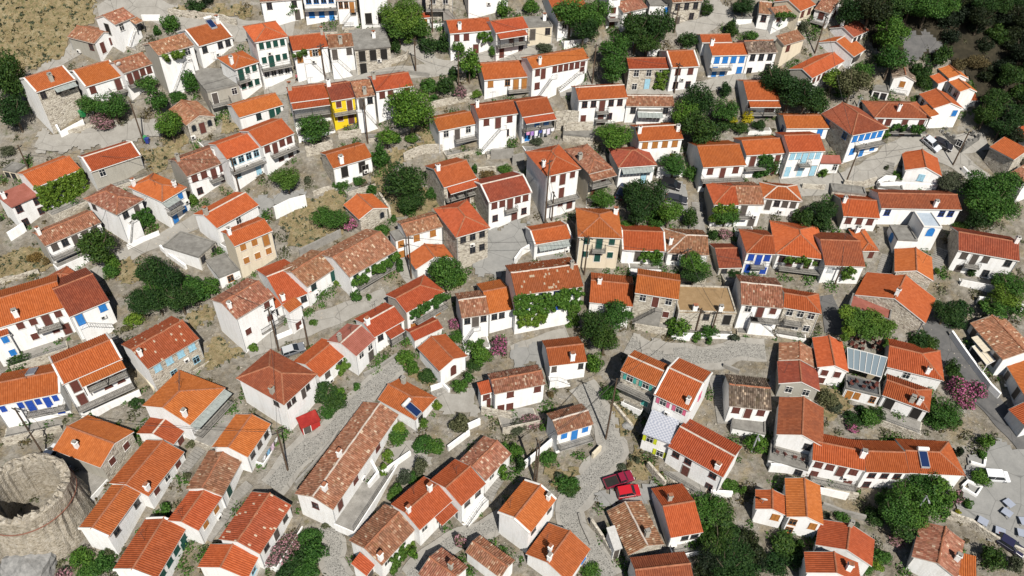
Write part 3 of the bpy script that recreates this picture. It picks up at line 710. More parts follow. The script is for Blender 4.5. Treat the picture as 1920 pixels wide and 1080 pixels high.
KIND = {'d': 'dark green', 'm': 'green', 'l': 'bright green', 'o': 'grey green', 'y': 'yellow green', 'p': 'pink flowering', 'q': 'faded pink flowering', 'x': 'very dark', 'b': 'dry brown'}
def short(label):
    w = label.split()[:8]
    while w[-1] in ('with', 'and', 'of', 'the', 'at', 'its', 'in', 'beside', 'by', 'below', 'above', 'left', 'right', 'to', 'on', 'over', 'a', 'between', 'just', 'behind', 'pale', 'bright', 'very', 'grey', 'dark', 'two', 'next', 'red', 'white', 'many', 'tall', 'from', 'lower', 'upper', 'long', 'partly', 'under', 'orange', 'small', 'several', 'large', 'front', 'blue', 'concrete', 'stone', 'brown', 'weathered', 'row', 'three', 'across', 'joined', 'far', 'deep', 'single', 'that', 'half', 'whole', 'wide', 'railed', 'cream', 'dull', 'plain', 'curved', 'little', 'maroon', 'hidden', 'low', 'sloping', 'big'): w = w[:-1]
    return ' '.join(w)
def relate(px, used):
    order = sorted(HOUSES, key=lambda h: np.hypot(*(h['foot'] - px)))
    return order
def unique(start, px):
    px = np.array(px); best = None
    for h in sorted(HOUSES, key=lambda h: np.hypot(*(h['m'] - px)))[:14]:
        d = px - h['m']
        if abs(d[0]) > abs(d[1]) * 1.1: rel = 'right of' if d[0] > 0 else 'left of'
        else: rel = 'in front of' if d[1] > 0 else 'behind'
        s = f"{start} {rel} {short(h['label'])}"
        if s not in USED: USED[s] = 1; return s
    return start
NP = [0]
SZW = [(1.1, 'low'), (2.0, 'small'), (3.2, 'bushy'), (99, 'large')]
def plant(cx, cy, rx, ry, k, name=None, lift=None):
    NP[0] += 1; i = NP[0]; px = (cx, cy); P = hit(px, 1.5); s = F / depth_of(P); a = rx / s; ph = math.asin(-_ray(px)[2] / np.linalg.norm(_ray(px))); q = (ry / s) ** 2 - (a * math.sin(ph)) ** 2
    b = math.sqrt(max(q, 0)) / max(math.cos(ph), .3); b = min(max(b, .55 * a), 1.5 * a)
    tree = a > 1.9 and k in 'dmlox'
    hc = b * (1.0 if tree else .72) + (min(.6 * a, 2.0) if tree else 0) if lift is None else lift
    P = hit(px, hc); tier = 0 if a < 1.0 else 1 if a < 2.0 else 2 if a < 3.6 else 3
    szw = next(w for lim, w in SZW if a < lim); g = float(ter(P[0], P[1])); var = i % 4; sc = 1.18
    if tree:
        root = bpy.data.objects.new(name or 'tree', None); COL.objects.link(root); root.location = (P[0], P[1], g); root.rotation_euler.z = i * 1.7
        c = link('crown', crown_mesh(tier, var, LEAF[k]), root, (0, 0, hc)); c.scale = (a * sc, a * sc, b * sc)
        t = link('trunk', trunk_mesh(var), root, (0, 0, hc)); t.scale = (a, a, max(b, hc))
        tag(root, unique(f'{szw} {KIND[k]} tree', px), 'tree', 'trees among the houses'); root.empty_display_size = .3
    else:
        nm = name or ('oleander' if k in 'pq' else 'shrub'); o = link(nm, crown_mesh(tier, var, LEAF[k]), None, (P[0], P[1], g + hc), i * 1.7); o.scale = (a * sc, a * sc, b * sc)
        tag(o, unique(f'{szw} {KIND[k]} {nm}', px), nm, 'oleanders in flower' if k in 'pq' else 'shrubs among the houses')
def vine_on(h, u0, u1, v0, v1):
    rng = np.random.default_rng(int(h['e'] * 1000) + int(u0 * 99)); w = h['w']; Ht = h['e'] + .2; x0, x1 = -w / 2 + u0 * w, -w / 2 + u1 * w; z1, z0 = h['e'] + .05 - v0 * Ht, h['e'] + .05 - v1 * Ht
    area = max(1.0, (x1 - x0) * (z1 - z0)); out = 1.3 if (z1 - z0) < 1.7 and v0 < .5 else .55; full = v1 - v0 > .8; n = int(min(16000, area * (600 if full else 360))); lob = max(8, int(area * (8 if full else 4.5)))
    c = np.stack([rng.uniform(x0, x1, lob), h['Y0'] - rng.uniform(.08, out, lob), rng.uniform(z0, z1, lob)], 1); r = rng.uniform(.22, .5, lob); k = rng.integers(0, lob, n); d = rng.normal(size=(n, 3)); d /= np.linalg.norm(d, axis=1)[:, None]
    C = c[k] + d * (r[k] * rng.uniform(.5, 1, n))[:, None]; C[:, 1] = np.minimum(C[:, 1], h['Y0'] - .05)
    me = leaves_mesh('climbing_vine', C, d, .17, LEAF['l' if rng.random() < .6 else 'm'], rng); o = link('climbing_vine', me, None, tuple(h['root'].location), h['rz'])
    tag(o, 'leafy vine on the front of ' + short(h['label']), 'vine', 'vines on house fronts')
# ---------------------------------------------------------------- walls, poles, cars and other things
def garden_wall(t, path, h, mat, label, thick=.35, cat='wall', name='garden_wall'):
    P = [hit(zp(t, s)) for s in path.split()]; R_ = []
    for a, b in zip(P[:-1], P[1:]):
        n = max(1, int(np.linalg.norm(b - a) / 1.2)); R_ += [a + (b - a) * k / n for k in range(n)]
    R_.append(P[-1]); R_ = np.array(R_); D = np.gradient(R_[:, :2], axis=0); D /= np.linalg.norm(D, axis=1)[:, None]; N = np.stack([-D[:, 1], D[:, 0]], 1); mb = MB(); V = []
    rough = mat.name.startswith(('rubble', 'dark'))
    for i, p in enumerate(R_):
        g = float(ter(p[0], p[1])); hh = h + (RNG.normal(0, .09) if rough else 0); a = p[:2] - N[i] * thick / 2; b = p[:2] + N[i] * thick / 2
        V += [(*a, g - 1.2), (*a, g + hh), (*b, g + hh), (*b, g - 1.2)]
    mb.grid(V, len(R_), 4); n = len(V); mb.quad(V[:4]); mb.quad(V[-4:][::-1]); tag(mb.build(name, mat), label, cat, 'walls along lanes and terraces')
POLES = []
def pole(t, b, top, label, lamp=False):
    B = hit(zp(t, b)); q = zp(t, top); lo, hi = 2.0, 16.0
    for _ in range(30):
        m = (lo + hi) / 2
        if project(B + [0, 0, m])[1] > q[1]: lo = m
        else: hi = m
    H = lo; root = bpy.data.objects.new('street_lamp' if lamp else 'utility_pole', None); COL.objects.link(root); root.location = B; root.rotation_euler.z = len(POLES) * .9; tag(root, label, 'street lamp' if lamp else 'utility pole', None if lamp else 'utility poles'); root.empty_display_size = .3
    m = MB(); m.tube((0, 0, -.6), (0, 0, H), .15, .10, 8); m.build('pole', GREYM if lamp else WOOD, root)
    if lamp:
        l = MB(); l.tube((0, 0, H), (.9, 0, H + .15), .05, .05, 6); l.box(.75, 1.2, -.11, .11, H + .08, H + .2); l.build('lamp_head', GREYM, root)
    else:
        c = MB(); c.box(-.75, .75, -.06, .06, H - .5, H - .38); [c.tube((x, 0, H - .38), (x, 0, H - .2), .045, .03, 6) for x in (-.65, 0.3, .65)]; c.build('crossarm', METAL, root)
        POLES.append((B + [0, 0, H - .25], label))
def cable(i, j, sag=1.0):
    (A, la), (B, lb) = POLES[i], POLES[j]; n = 14; mb = MB(); pr = None
    for k in range(n + 1):
        q = k / n; p = A + (B - A) * q - np.array([0, 0, sag * 4 * q * (1 - q)])
        if pr is not None: mb.tube(pr, p, .028, k=4)
        pr = p
    tag(mb.build('overhead_cable', METAL), f'thin cable sagging from {la} to next pole'[:95] if False else f'thin overhead cable between {" ".join(la.split()[-3:])} and {" ".join(lb.split()[-3:])}', 'cable', 'overhead cables')
def paintmat(n, c): return newmat(n, c, .3, .5)[0]
RUB = plain('tyre_rubber', (.018, .018, .018), .8, .2); LAMPR = paintmat('tail_lamp', (.35, .01, .01)); LAMPW = paintmat('head_lamp', (.7, .7, .68)); HUB = plain('wheel_rim', (.4, .4, .42), .35, .1, .5, .6)
def car(t, at, to, col, kind, label, roofcol=None, L=4.1):
    a, b = hit(zp(t, at)), hit(zp(t, to)); d = b - a; yaw = math.atan2(d[1], d[0]); Wd = 1.75; body = paintmat('car_paint', col); roofm = paintmat('car_roof_paint', roofcol) if roofcol else body
    root = bpy.data.objects.new('parked_car', None); COL.objects.link(root); tag(root, label, 'car', 'parked cars'); root.empty_display_size = .3
    up = Vector((-float(ter(a[0] + .5, a[1]) - ter(a[0] - .5, a[1])), -float(ter(a[0], a[1] + .5) - ter(a[0], a[1] - .5)), 1)).normalized(); fx = Vector((math.cos(yaw), math.sin(yaw), 0)); fx = (fx - up * fx.dot(up)).normalized(); fy = up.cross(fx)
    root.matrix_world = Matrix([[fx.x, fy.x, up.x, a[0]], [fx.y, fy.y, up.y, a[1]], [fx.z, fy.z, up.z, a[2] + .06], [0, 0, 0, 1]]) @ Matrix.Scale(.87, 4)
    h = L / 2
    if kind == 'pickup': low = [(-h, .55), (-h, .98), (-.1, 1.0), (-.1, 1.0), (.9, 1.0), (h - .15, .9), (h, .6), (h - .05, .35), (-h + .05, .35)]; cab = [(-.15, 1.0), (.05, 1.62), (.85, 1.62), (1.35, 1.0)]
    elif kind == 'van': low = [(-h, .5), (-h, 1.05), (h - .9, 1.05), (h - .1, .9), (h, .55), (h - .05, .32), (-h + .05, .32)]; cab = [(-h + .02, 1.05), (-h + .15, 1.85), (h - 1.6, 1.85), (h - .85, 1.05)]
    else: low = [(-h, .55), (-h + .06, .95), (h - 1.15, .95), (h - .15, .82), (h, .55), (h - .05, .32), (-h + .05, .32)]; cab = [(-h + .1, .95), (-h + .45, 1.48), (h - 1.95, 1.48), (h - 1.1, .95)]
    def extr(mb, prof, w0, w1=None, m=0):
        n = len(mb.v); k = len(prof); z0 = min(z for _, z in prof); z1 = max(z for _, z in prof)
        for s in (-1, 1):
            for x, z in prof: w = w0 if w1 is None else w0 + (w1 - w0) * (z - z0) / (z1 - z0); mb.v.append((x, s * w / 2, z))
        mb.f.append(tuple(n + i for i in range(k))); mb.f.append(tuple(n + k + i for i in range(k))[::-1]); mb.m += [m, m]
        for i in range(k): j = (i + 1) % k; mb.f.append((n + j, n + i, n + k + i, n + k + j)); mb.m.append(m)
    mb = MB(); extr(mb, low, Wd); bd = mb.build('body', body, root); bv = bd.modifiers.new('bevel', 'BEVEL'); bv.width = .07; bv.segments = 2
    mb = MB(); extr(mb, cab, Wd - .1, Wd - .42); gl = mb.build('windows', GLASS, root)
    mb = MB(); x0, x1 = cab[1][0] - .06, cab[2][0] + .06; zt = cab[1][1]; mb.box(x0, x1, -(Wd - .42) / 2 - .02, (Wd - .42) / 2 + .02, zt - .02, zt + .05)
    for s in (-1, 1):
        for p, q in ((cab[0], cab[1]), (cab[3], cab[2])): mb.tube((p[0], s * (Wd - .1) / 2, p[1]), (q[0], s * (Wd - .42) / 2, q[1]), .045, k=5)
        xm = (cab[1][0] + cab[2][0]) / 2; mb.tube((xm, s * (Wd - .1) / 2, cab[0][1]), (xm, s * (Wd - .42) / 2, zt), .04, k=5)
    ro = mb.build('roof', roofm, root); b2 = ro.modifiers.new('bevel', 'BEVEL'); b2.width = .02
    if kind == 'pickup':
        mb = MB(); mb.box(-h + .12, -.2, -.72, .72, 1.0, 1.012); mb.build('cargo_bed', DARK, root)
        mb = MB(); [mb.box(-h + .02, -.2, s * .82 - .05, s * .82 + .05, .98, 1.12) for s in (-1, 1)]; mb.box(-h, -h + .1, -.8, .8, .98, 1.12); mb.build('bed_rail', body, root)
    for sx in (-1, 1):
        for sy in (-1, 1):
            w = MB(); w.tube((0, -.11, 0), (0, .11, 0), .32, k=14); wo = w.build('wheel', RUB, root, (sx * (h - .8), sy * (Wd / 2 - .1), .32)); r = MB(); r.tube((0, -.12, 0), (0, .12, 0), .18, k=10); r.build('rim', HUB, wo)
    for sy in (-1, 1):
        m = MB(); m.box(h - .16, h - .02, sy * .6 - .18, sy * .6 + .18, .62, .76); m.build('headlight', LAMPW, root); m = MB(); m.box(-h - .015, -h + .06, sy * .68 - .1, sy * .68 + .1, .65, .9); m.build('tail_light', LAMPR, root)
        m = MB(); m.box(.0, .14, sy * (Wd / 2 + .08) - .09, sy * (Wd / 2 + .08) + .09, .95, 1.08); m.build('mirror', body, root, (cab[3][0] - .35, 0, 0))
def table(t, at, label, rot=.6):
    P = hit(zp(t, at)); root = bpy.data.objects.new('cafe_table', None); COL.objects.link(root); root.location = P; root.rotation_euler.z = rot; tag(root, label, 'table', 'pale tables on the court'); root.empty_display_size = .2
    m = MB(); m.box(-.6, .6, -.6, .6, .72, .77); m.build('table_top', plain('table_cloth', (.33, .36, .43), .7, .1), root)
    for sx in (-1, 1):
        for sy in (-1, 1): m = MB(); m.box(sx * .5 - .03, sx * .5 + .03, sy * .5 - .03, sy * .5 + .03, -.2, .719); m.build('leg', GREYM, root)
def chair(t, at, label, rot=0, h=0, on=None):
    P = hit(zp(t, at)) if on is None else on; root = bpy.data.objects.new('terrace_chair', None); COL.objects.link(root); root.location = P + [0, 0, h]; root.rotation_euler.z = rot; tag(root, label, 'chair', 'dark chairs on the cafe terraces')
    m = MB(); m.box(-.25, .25, -.25, .25, .42, .48); m.build('seat', PAINT['m'], root); m = MB(); m.box(-.25, .25, .2, .26, .481, .95); m.build('backrest', PAINT['m'], root)
    for sx in (-1, 1):
        for sy in (-1, 1): m = MB(); m.box(sx * .22 - .025, sx * .22 + .025, sy * .21 - .025, sy * .21 + .025, -.1, .419); m.build('leg', METAL, root)
def quadslab(t, corners, h, thick, name, mat, label, cat, parent=None):
    """four corners in the photograph at height h over the ground of the first: a level slab"""
    C = corners.split(); P0 = hit(zp(t, C[0]), h); z = P0[2]; V = []
    for s in C: r = _ray(zp(t, s)); V.append(r * ((z - CAMZ) / r[2]) + EYE)
    return np.array(V), z
def canopy(t, corners, h, label, mat, bars=5, cat='canopy', name='glass_canopy', barmat=None, tilt=0, slats=0):
    V, z = quadslab(t, corners, h, .05, name, mat, label, cat); c = V.mean(0); g = float(ter(c[0], c[1])); root = bpy.data.objects.new(name, None); COL.objects.link(root); root.location = (c[0], c[1], g); tag(root, label, cat); L = V - np.array([c[0], c[1], g]); zz = z - g
    L[:, 2] = [zz, zz, zz + tilt, zz + tilt]; A, B, C_, D = [Vector(q) for q in L]; m = MB()
    if not slats:
        m.quad([A, B, C_, D]); m.quad([q - Vector((0, 0, .05)) for q in (D, C_, B, A)]); 
        for p, q in ((A, B), (B, C_), (C_, D), (D, A)): m.quad([p - Vector((0, 0, .05)), q - Vector((0, 0, .05)), q, p])
        m.build('panel', mat, root)
    else:
        n1, n2 = slats, int(slats * .7)
        for i in range(n1):
            for j in range(n2):
                if (i + j) % 2: continue
                f = lambda a, b: (A.lerp(B, a)).lerp(D.lerp(C_, a), b); p = [f(i / n1, j / n2), f((i + 1) / n1, j / n2), f((i + 1) / n1, (j + 1) / n2), f(i / n1, (j + 1) / n2)]; m.quad(p); m.quad([q - Vector((0, 0, .04)) for q in p[::-1]])
        m.build('slat_panel', mat, root)
    fr = MB(); bm_ = barmat or TRIM
    for i in range(bars + 1): q = i / bars; fr.tube(A.lerp(B, q) + Vector((0, 0, .04)), D.lerp(C_, q) + Vector((0, 0, .04)), .05, k=4)
    for p, q in ((A, B), (D, C_)): fr.tube(p + Vector((0, 0, .03)), q + Vector((0, 0, .03)), .06, k=4)
    fr.build('frame', bm_, root)
    for q in (A, B, C_, D):
        gq = float(ter(q.x + c[0], q.y + c[1])) - g; m = MB(); m.box(q.x - .06, q.x + .06, q.y - .06, q.y + .06, gq - .3, q.z - .05); m.build('post', bm_, root)
def tower():
    c = hit((44, 915), 7.2); g = float(ter(c[0], c[1])); R_ = 5.3; H = 7.4; mb = MB(); k = 72; rng = np.random.default_rng(3)
    top = H + np.convolve(rng.normal(0, .55, k + 8), np.ones(4) / 4, 'same')[:k]; 
    rad = [(-3, 1.22), (0, 1.16), (2.2, 1.08), (4.5, 1.0), (5.6, .985)]; V = []
    ang = np.linspace(0, 2 * math.pi, k + 1)
    def nz(): return rng.normal(0, .07)
    for i, a in enumerate(ang):
        i2 = i % k; rr = np.random.default_rng(i2 + 50); tp = top[i2]; col = [(z, r * R_ + rr.normal(0, .08)) for z, r in rad] + [(tp - .15, R_ * .975), (tp, R_ * .93)] + [(tp + rr.normal(0, .2), R_ * f + rr.normal(0, .1)) for f in (.87, .80)] + [(tp - .5 + rr.normal(0, .35), R_ * .765), (tp - 1.2, R_ * .74 + rr.normal(0, .12)), (.2, R_ * .72), (-.2, R_ * .3), (-.3, 0.02)]
        V += [(r * math.cos(a), r * math.sin(a), z) for z, r in col]
    nv = len(V) // (k + 1); mb.grid(V, k + 1, nv); root = bpy.data.objects.new('ruined_tower', None); COL.objects.link(root); root.location = (c[0], c[1], g); tag(root, 'round ruined stone tower with broken open top at lower left', 'ruined tower')
    st = stone('tower_stone', [(.16, .14, .105), (.27, .235, .18), (.36, .315, .25), (.41, .375, .32)], (.28, .245, .19), 3.6); mb.build('wall', st, root)
    b = MB(); V = []
    for i, a in enumerate(ang):
        for z, r in ((5.25, 1.0), (5.2, 1.012), (5.08, 1.012), (5.03, 1.0)): V.append((r * R_ * math.cos(a), r * R_ * math.sin(a), z))
    b.grid(V, k + 1, 4); b.build('brick_band', plain('brick_red', (.24, .11, .075), .9, .3), root)
def boulder(t, at, r, label):
    P = hit(zp(t, at)); mb = MB(); n1, n2 = 18, 10; rng = np.random.default_rng(int(r * 100)); V = []
    ph = rng.uniform(0, 6, 6)
    for i in range(n1 + 1):
        for j in range(n2 + 1):
            a, b = 2 * math.pi * i / n1, math.pi * (j / n2 - .5); q = 1 + .14 * math.sin(3 * a + ph[0]) * math.cos(b) + .1 * math.sin(5 * b + 2 * a + ph[1]) * math.cos(b); V.append((r * q * math.cos(a) * math.cos(b), r * .9 * q * math.sin(a) * math.cos(b), r * .7 * q * math.sin(b)))
    mb.grid(V, n1 + 1, n2 + 1); tag(mb.build('boulder', flat_mat('grey_rock', (.16, .16, .155), (.26, .255, .245), (.36, .35, .33), 1.5), None, tuple(P + [0, 0, r * .2])), label, 'boulder')
def laundry(h, x0, x1, z, label, cols):
    root = bpy.data.objects.new('laundry_line', None); COL.objects.link(root); root.location = tuple(h['root'].location); root.rotation_euler.z = h['rz']; tag(root, label, 'laundry'); y = h['Y0'] - 1.4; m = MB(); m.tube((x0, y, z), (x1, y, z), .015, k=4); m.build('line', METAL, root); n = len(cols)
    for i, c in enumerate(cols):
        a = x0 + (x1 - x0) * (i + .08) / n; b = x0 + (x1 - x0) * (i + .9) / n; L = .6 + .5 * ((i * 7) % 3) / 2; V = []
        for p in range(5):
            for q in range(4): V.append((a + (b - a) * p / 4, y - .05 * math.sin(p * 2.2 + q), z - L * q / 3))
        m = MB(); m.grid(V, 5, 4); o = m.build('cloth', newmat('cloth', c, .9)[0], root); sm = o.modifiers.new('thick', 'SOLIDIFY'); sm.thickness = .015
def solar(h, u, v, label, tank=True):
    root = bpy.data.objects.new('solar_panel', None); COL.objects.link(root); root.location = tuple(h['root'].location); root.rotation_euler.z = h['rz']; tag(root, label, 'solar panel', 'solar panels on roofs'); x = -h['w'] / 2 + u * h['w']; y = -h['d'] / 2 + v * h['d']; z = h['e'] + RISE * (h['d'] / 2 - abs(y)) + .25; s = RISE * (1 if y < 0 else -1); m = MB()
    def pl(mb, x0, x1, y0, y1, o, mm=0): mb.quad([(x0, y0, z + s * (y0 - y) + o), (x1, y0, z + s * (y0 - y) + o), (x1, y1, z + s * (y1 - y) + o), (x0, y1, z + s * (y1 - y) + o)], mm)
    pl(m, x - .55, x + .55, y - 1.0, y + 1.0, .06); m.build('glass', newmat('solar_glass', (.012, .025, .08), .12, .6)[0], root)
    f = MB()
    for a, b, c, d in ((x - .6, x + .6, y - 1.05, y - .98), (x - .6, x + .6, y + .98, y + 1.05), (x - .6, x - .54, y - 1.05, y + 1.05), (x + .54, x + .6, y - 1.05, y + 1.05)):
        k = len(f.v); f.v += [(xx, yy, z + s * (yy - y) + o) for o in (-.2, .09) for xx, yy in ((a, c), (b, c), (b, d), (a, d))]; f.f += [tuple(k + i for i in q) for q in ((0, 3, 2, 1), (4, 5, 6, 7), (0, 1, 5, 4), (1, 2, 6, 5), (2, 3, 7, 6), (3, 0, 4, 7))]; f.m += [0] * 6
    f.build('frame', GREYM, root)
    if tank: m = MB(); m.tube((x - .75, y + 1.2, z + s * 1.2 + .3), (x + .75, y + 1.2, z + s * 1.2 + .3), .28, k=14); m.build('tank', TRIM, root)
def dish(h, u, v, dz, label):
    root = bpy.data.objects.new('satellite_dish', None); COL.objects.link(root); root.location = tuple(h['root'].location); root.rotation_euler.z = h['rz']; tag(root, label, 'satellite dish'); x = -h['w'] / 2 + u * h['w']; y = -h['d'] / 2 + v * h['d']; z = h['e'] + dz; m = MB(); V = []
    for i in range(17):
        for j in range(5): a = 2 * math.pi * i / 16; r = .45 * j / 4; V.append((x + r * math.cos(a), y - .25 + .5 * r * r - r * math.sin(a) * .35, z + .6 + r * math.sin(a) * .95))
    m.grid(V, 17, 5); o = m.build('reflector', TRIM, root); q = o.modifiers.new('thick', 'SOLIDIFY'); q.thickness = .02; m = MB(); m.tube((x, y, z - .6), (x, y - .22, z + .6), .03, k=6); m.build('mast', GREYM, root)
def scatter(name, polys, n, size, mat, label, flat=False, seed=1):
    rng = np.random.default_rng(seed); C = []
    for P in polys:
        x0, x1 = min(p[0] for p in P), max(p[0] for p in P); y0, y1 = min(p[1] for p in P), max(p[1] for p in P); k = int(n * (x1 - x0) * (y1 - y0))
        for x, y in zip(rng.uniform(x0, x1, k), rng.uniform(y0, y1, k)):
            if inside((x, y), P): C.append((x, y))
    C = np.array(C)
    if not len(C): return
    z = ter(C[:, 0], C[:, 1])
    if flat:
        mb = MB(); base = np.array([(1, 0, 0), (-.6, .8, 0), (-.6, -.8, 0), (.2, .1, .9)])
        for (x, y), zz in zip(C, z):
            s = size * rng.uniform(.4, 1.6); a = rng.uniform(0, 6); M = np.array([[math.cos(a), -math.sin(a)], [math.sin(a), math.cos(a)]]); b = base * rng.uniform(.7, 1.3, (4, 3)) * s; k = len(mb.v); mb.v += [(x + q[0], y + q[1], zz + b[i, 2] + (.05 if i < 3 else .05)) for i, q in enumerate(b[:, :2] @ M.T)]; mb.f += [(k, k + 1, k + 3), (k + 1, k + 2, k + 3), (k + 2, k, k + 3)]; mb.m += [0] * 3
        o = mb.build(name, mat)
    else:
        k = 6; P3 = np.repeat(np.column_stack([C, z]), k, 0); P3 = P3 + np.column_stack([rng.normal(0, size * .6, (len(P3), 2)), rng.uniform(.05, size * 1.3, len(P3))]); N = rng.normal(size=P3.shape); N[:, 2] *= .3; N /= np.linalg.norm(N, axis=1)[:, None]; o = link(name, leaves_mesh(name, P3, N, size, mat, rng))
    tag(o, label, None, kind='stuff')

def free(x, y, m=.3):
    for R_, w in ROADS:
        if np.min((R_[:, 0] - x) ** 2 + (R_[:, 1] - y) ** 2) < (w / 2 + m) ** 2: return False
    for P in PAVED:
        if inside((x, y), P): return False
    for h in HOUSES:
        d = np.array([x, y]) - h['c'][:2]
        if abs(d @ h['u'][:2]) < h['w'] / 2 and abs(d @ h['n'][:2]) < h['d'] / 2: return False
    return True
def weed_clumps(n, seed, mat, name, label, size=.2, near=None):
    rng = np.random.default_rng(seed); C = []
    while len(C) < n:
        if near:
            h = HOUSES[rng.integers(len(HOUSES))]; a = rng.uniform(-.6, .6) * h['w']; b = (h['d'] / 2 + rng.uniform(.1, 1.4)) * rng.choice([-1, 1]); q = h['c'] + h['u'] * a + h['n'] * b; x, y = q[:2]
        else: x, y = hit((rng.uniform(-20, 1940), rng.uniform(-20, 1100)))[:2]
        if free(x, y): C.append((x, y, rng.uniform(.3, 1.0) ** 2 * (1.25 if near else 1.0)))
    P = []; N = []
    for x, y, r in C:
        k = int(14 + 110 * r * max(r, .6)); d = rng.normal(size=(k, 3)); d /= np.linalg.norm(d, axis=1)[:, None]; d[:, 2] = abs(d[:, 2]); q = d * (rng.uniform(.4, 1, k) * (.25 + r))[:, None] * np.array([1.1, 1.1, .75]); q[:, 0] += x; q[:, 1] += y; q[:, 2] += ter(q[:, 0], q[:, 1]); P.append(q); N.append(d)
    o = link(name, leaves_mesh(name, np.concatenate(P), np.concatenate(N), size, mat, rng)); tag(o, label, None, kind='stuff')
def skin(name, verts, edges, rad, mat, parent, root=0):
    me = bpy.data.meshes.new(name); me.from_pydata(verts, edges, []); o = link(name, me, parent); me.materials.append(mat); m = o.modifiers.new('skin', 'SKIN'); m.use_smooth_shade = True
    for i, r in enumerate(rad): me.skin_vertices[0].data[i].radius = (r, r)
    me.skin_vertices[0].data[root].use_root = True; o.modifiers.new('sub', 'SUBSURF').levels = 1; o.modifiers['sub'].render_levels = 2; return o
def person(t, at, yaw, label, shirt, legs):
    P = hit(zp(t, at)); root = bpy.data.objects.new('person', None); COL.objects.link(root); root.location = P + [0, 0, .05]; root.rotation_euler.z = yaw; tag(root, label, 'person'); skm = newmat('skin', (.42, .24, .16), .6)[0]
    v = [(0, 0, .92), (0, -.01, 1.12), (0, 0, 1.36), (0, .0, 1.47), (0, .02, 1.56), (0, .03, 1.68)]; r = [.13, .12, .14, .06, .085, .085]; e = [(0, 1), (1, 2), (2, 3), (3, 4), (4, 5)]
    for s in (-1, 1):
        k = len(v); sw = .16 * s; v += [(s * .19, 0, 1.38), (s * .25, -sw * .5, 1.12), (s * .25, -sw * .4 + .14, .90), (s * .25, -sw * .3 + .2, .83)]; r += [.06, .045, .036, .035]; e += [(2, k), (k, k + 1), (k + 1, k + 2), (k + 2, k + 3)]
        for f in range(5): n_ = len(v); v.append((s * (.24 + .012 * (f - 2)), -sw * .3 + .23 + .01 * f, .77 - .012 * (2 - abs(f - 2)) + (.03 if f == 0 else 0))); r.append(.01); e.append((k + 3, n_))
        k = len(v); v += [(s * .1, 0, .86), (s * .1, sw * .8 + .04, .48), (s * .1, sw * 1.5 - .03, .09), (s * .11, sw * 1.5 + .13, .04)]; r += [.085, .058, .042, .035]; e += [(0, k), (k, k + 1), (k + 1, k + 2), (k + 2, k + 3)]
    skin('body', v, e, r, skm, root)
    sh = newmat('shirt_cloth', shirt, .9)[0]; lg = newmat('trouser_cloth', legs, .9)[0]
    skin('shirt', [(0, 0, .9), (0, -.01, 1.12), (0, 0, 1.36), (-.2, 0, 1.38), (-.255, .06, 1.14), (.2, 0, 1.38), (.255, -.06, 1.14), (0, 0, 1.45)], [(0, 1), (1, 2), (2, 3), (3, 4), (2, 5), (5, 6), (2, 7)], [.16, .15, .165, .078, .06, .078, .06, .075], sh, root)
    skin('trousers', [(0, 0, .93)] + [q for s in (-1, 1) for q in ((s * .1, 0, .86), (s * .1, .16 * s * .8 + .04, .48), (s * .1, .16 * s * 1.5 - .03, .14))], [(0, 1), (1, 2), (2, 3), (0, 4), (4, 5), (5, 6)], [.15, .1, .075, .06, .1, .075, .06], lg, root)
    m = MB(); V = []
    for i in range(13):
        for j in range(6): a = 2 * math.pi * i / 12; b = math.pi / 2 * j / 5; V.append((.1 * math.cos(a) * math.cos(b), -.015 + .105 * math.sin(a) * math.cos(b), 1.66 + .1 * math.sin(b)))
    m.grid(V, 13, 6); m.build('hair', newmat('hair', (.03, .02, .015), .7)[0], root)
def bin_(t, at, col, label, sc=1.0):
    P = hit(zp(t, at)); root = bpy.data.objects.new('waste_bin', None); COL.objects.link(root); root.location = P; root.scale = (sc, sc, sc); root.rotation_euler.z = P[0]; tag(root, label, 'waste bin'); c = paintmat('bin_plastic', col); m = MB(); n = len(m.v)
    for z, a in ((.12, .25), (1.0, .33)): m.v += [(-a, -a, z), (a, -a, z), (a, a, z), (-a, a, z)]
    for q in ((0, 3, 2, 1), (4, 5, 6, 7), (0, 1, 5, 4), (1, 2, 6, 5), (2, 3, 7, 6), (3, 0, 4, 7)): m.f.append(q); m.m.append(0)
    m.build('body', c, root); l = MB(); l.box(-.36, .36, -.38, .36, 1.002, 1.07); l.box(-.3, .3, -.44, -.381, 1.0, 1.05); l.build('lid', c, root)
    for s in (-1, 1): w = MB(); w.tube((s * .28 - .03, .28, .12), (s * .28 + .03, .28, .12), .12, k=10); w.build('wheel', RUB, root)

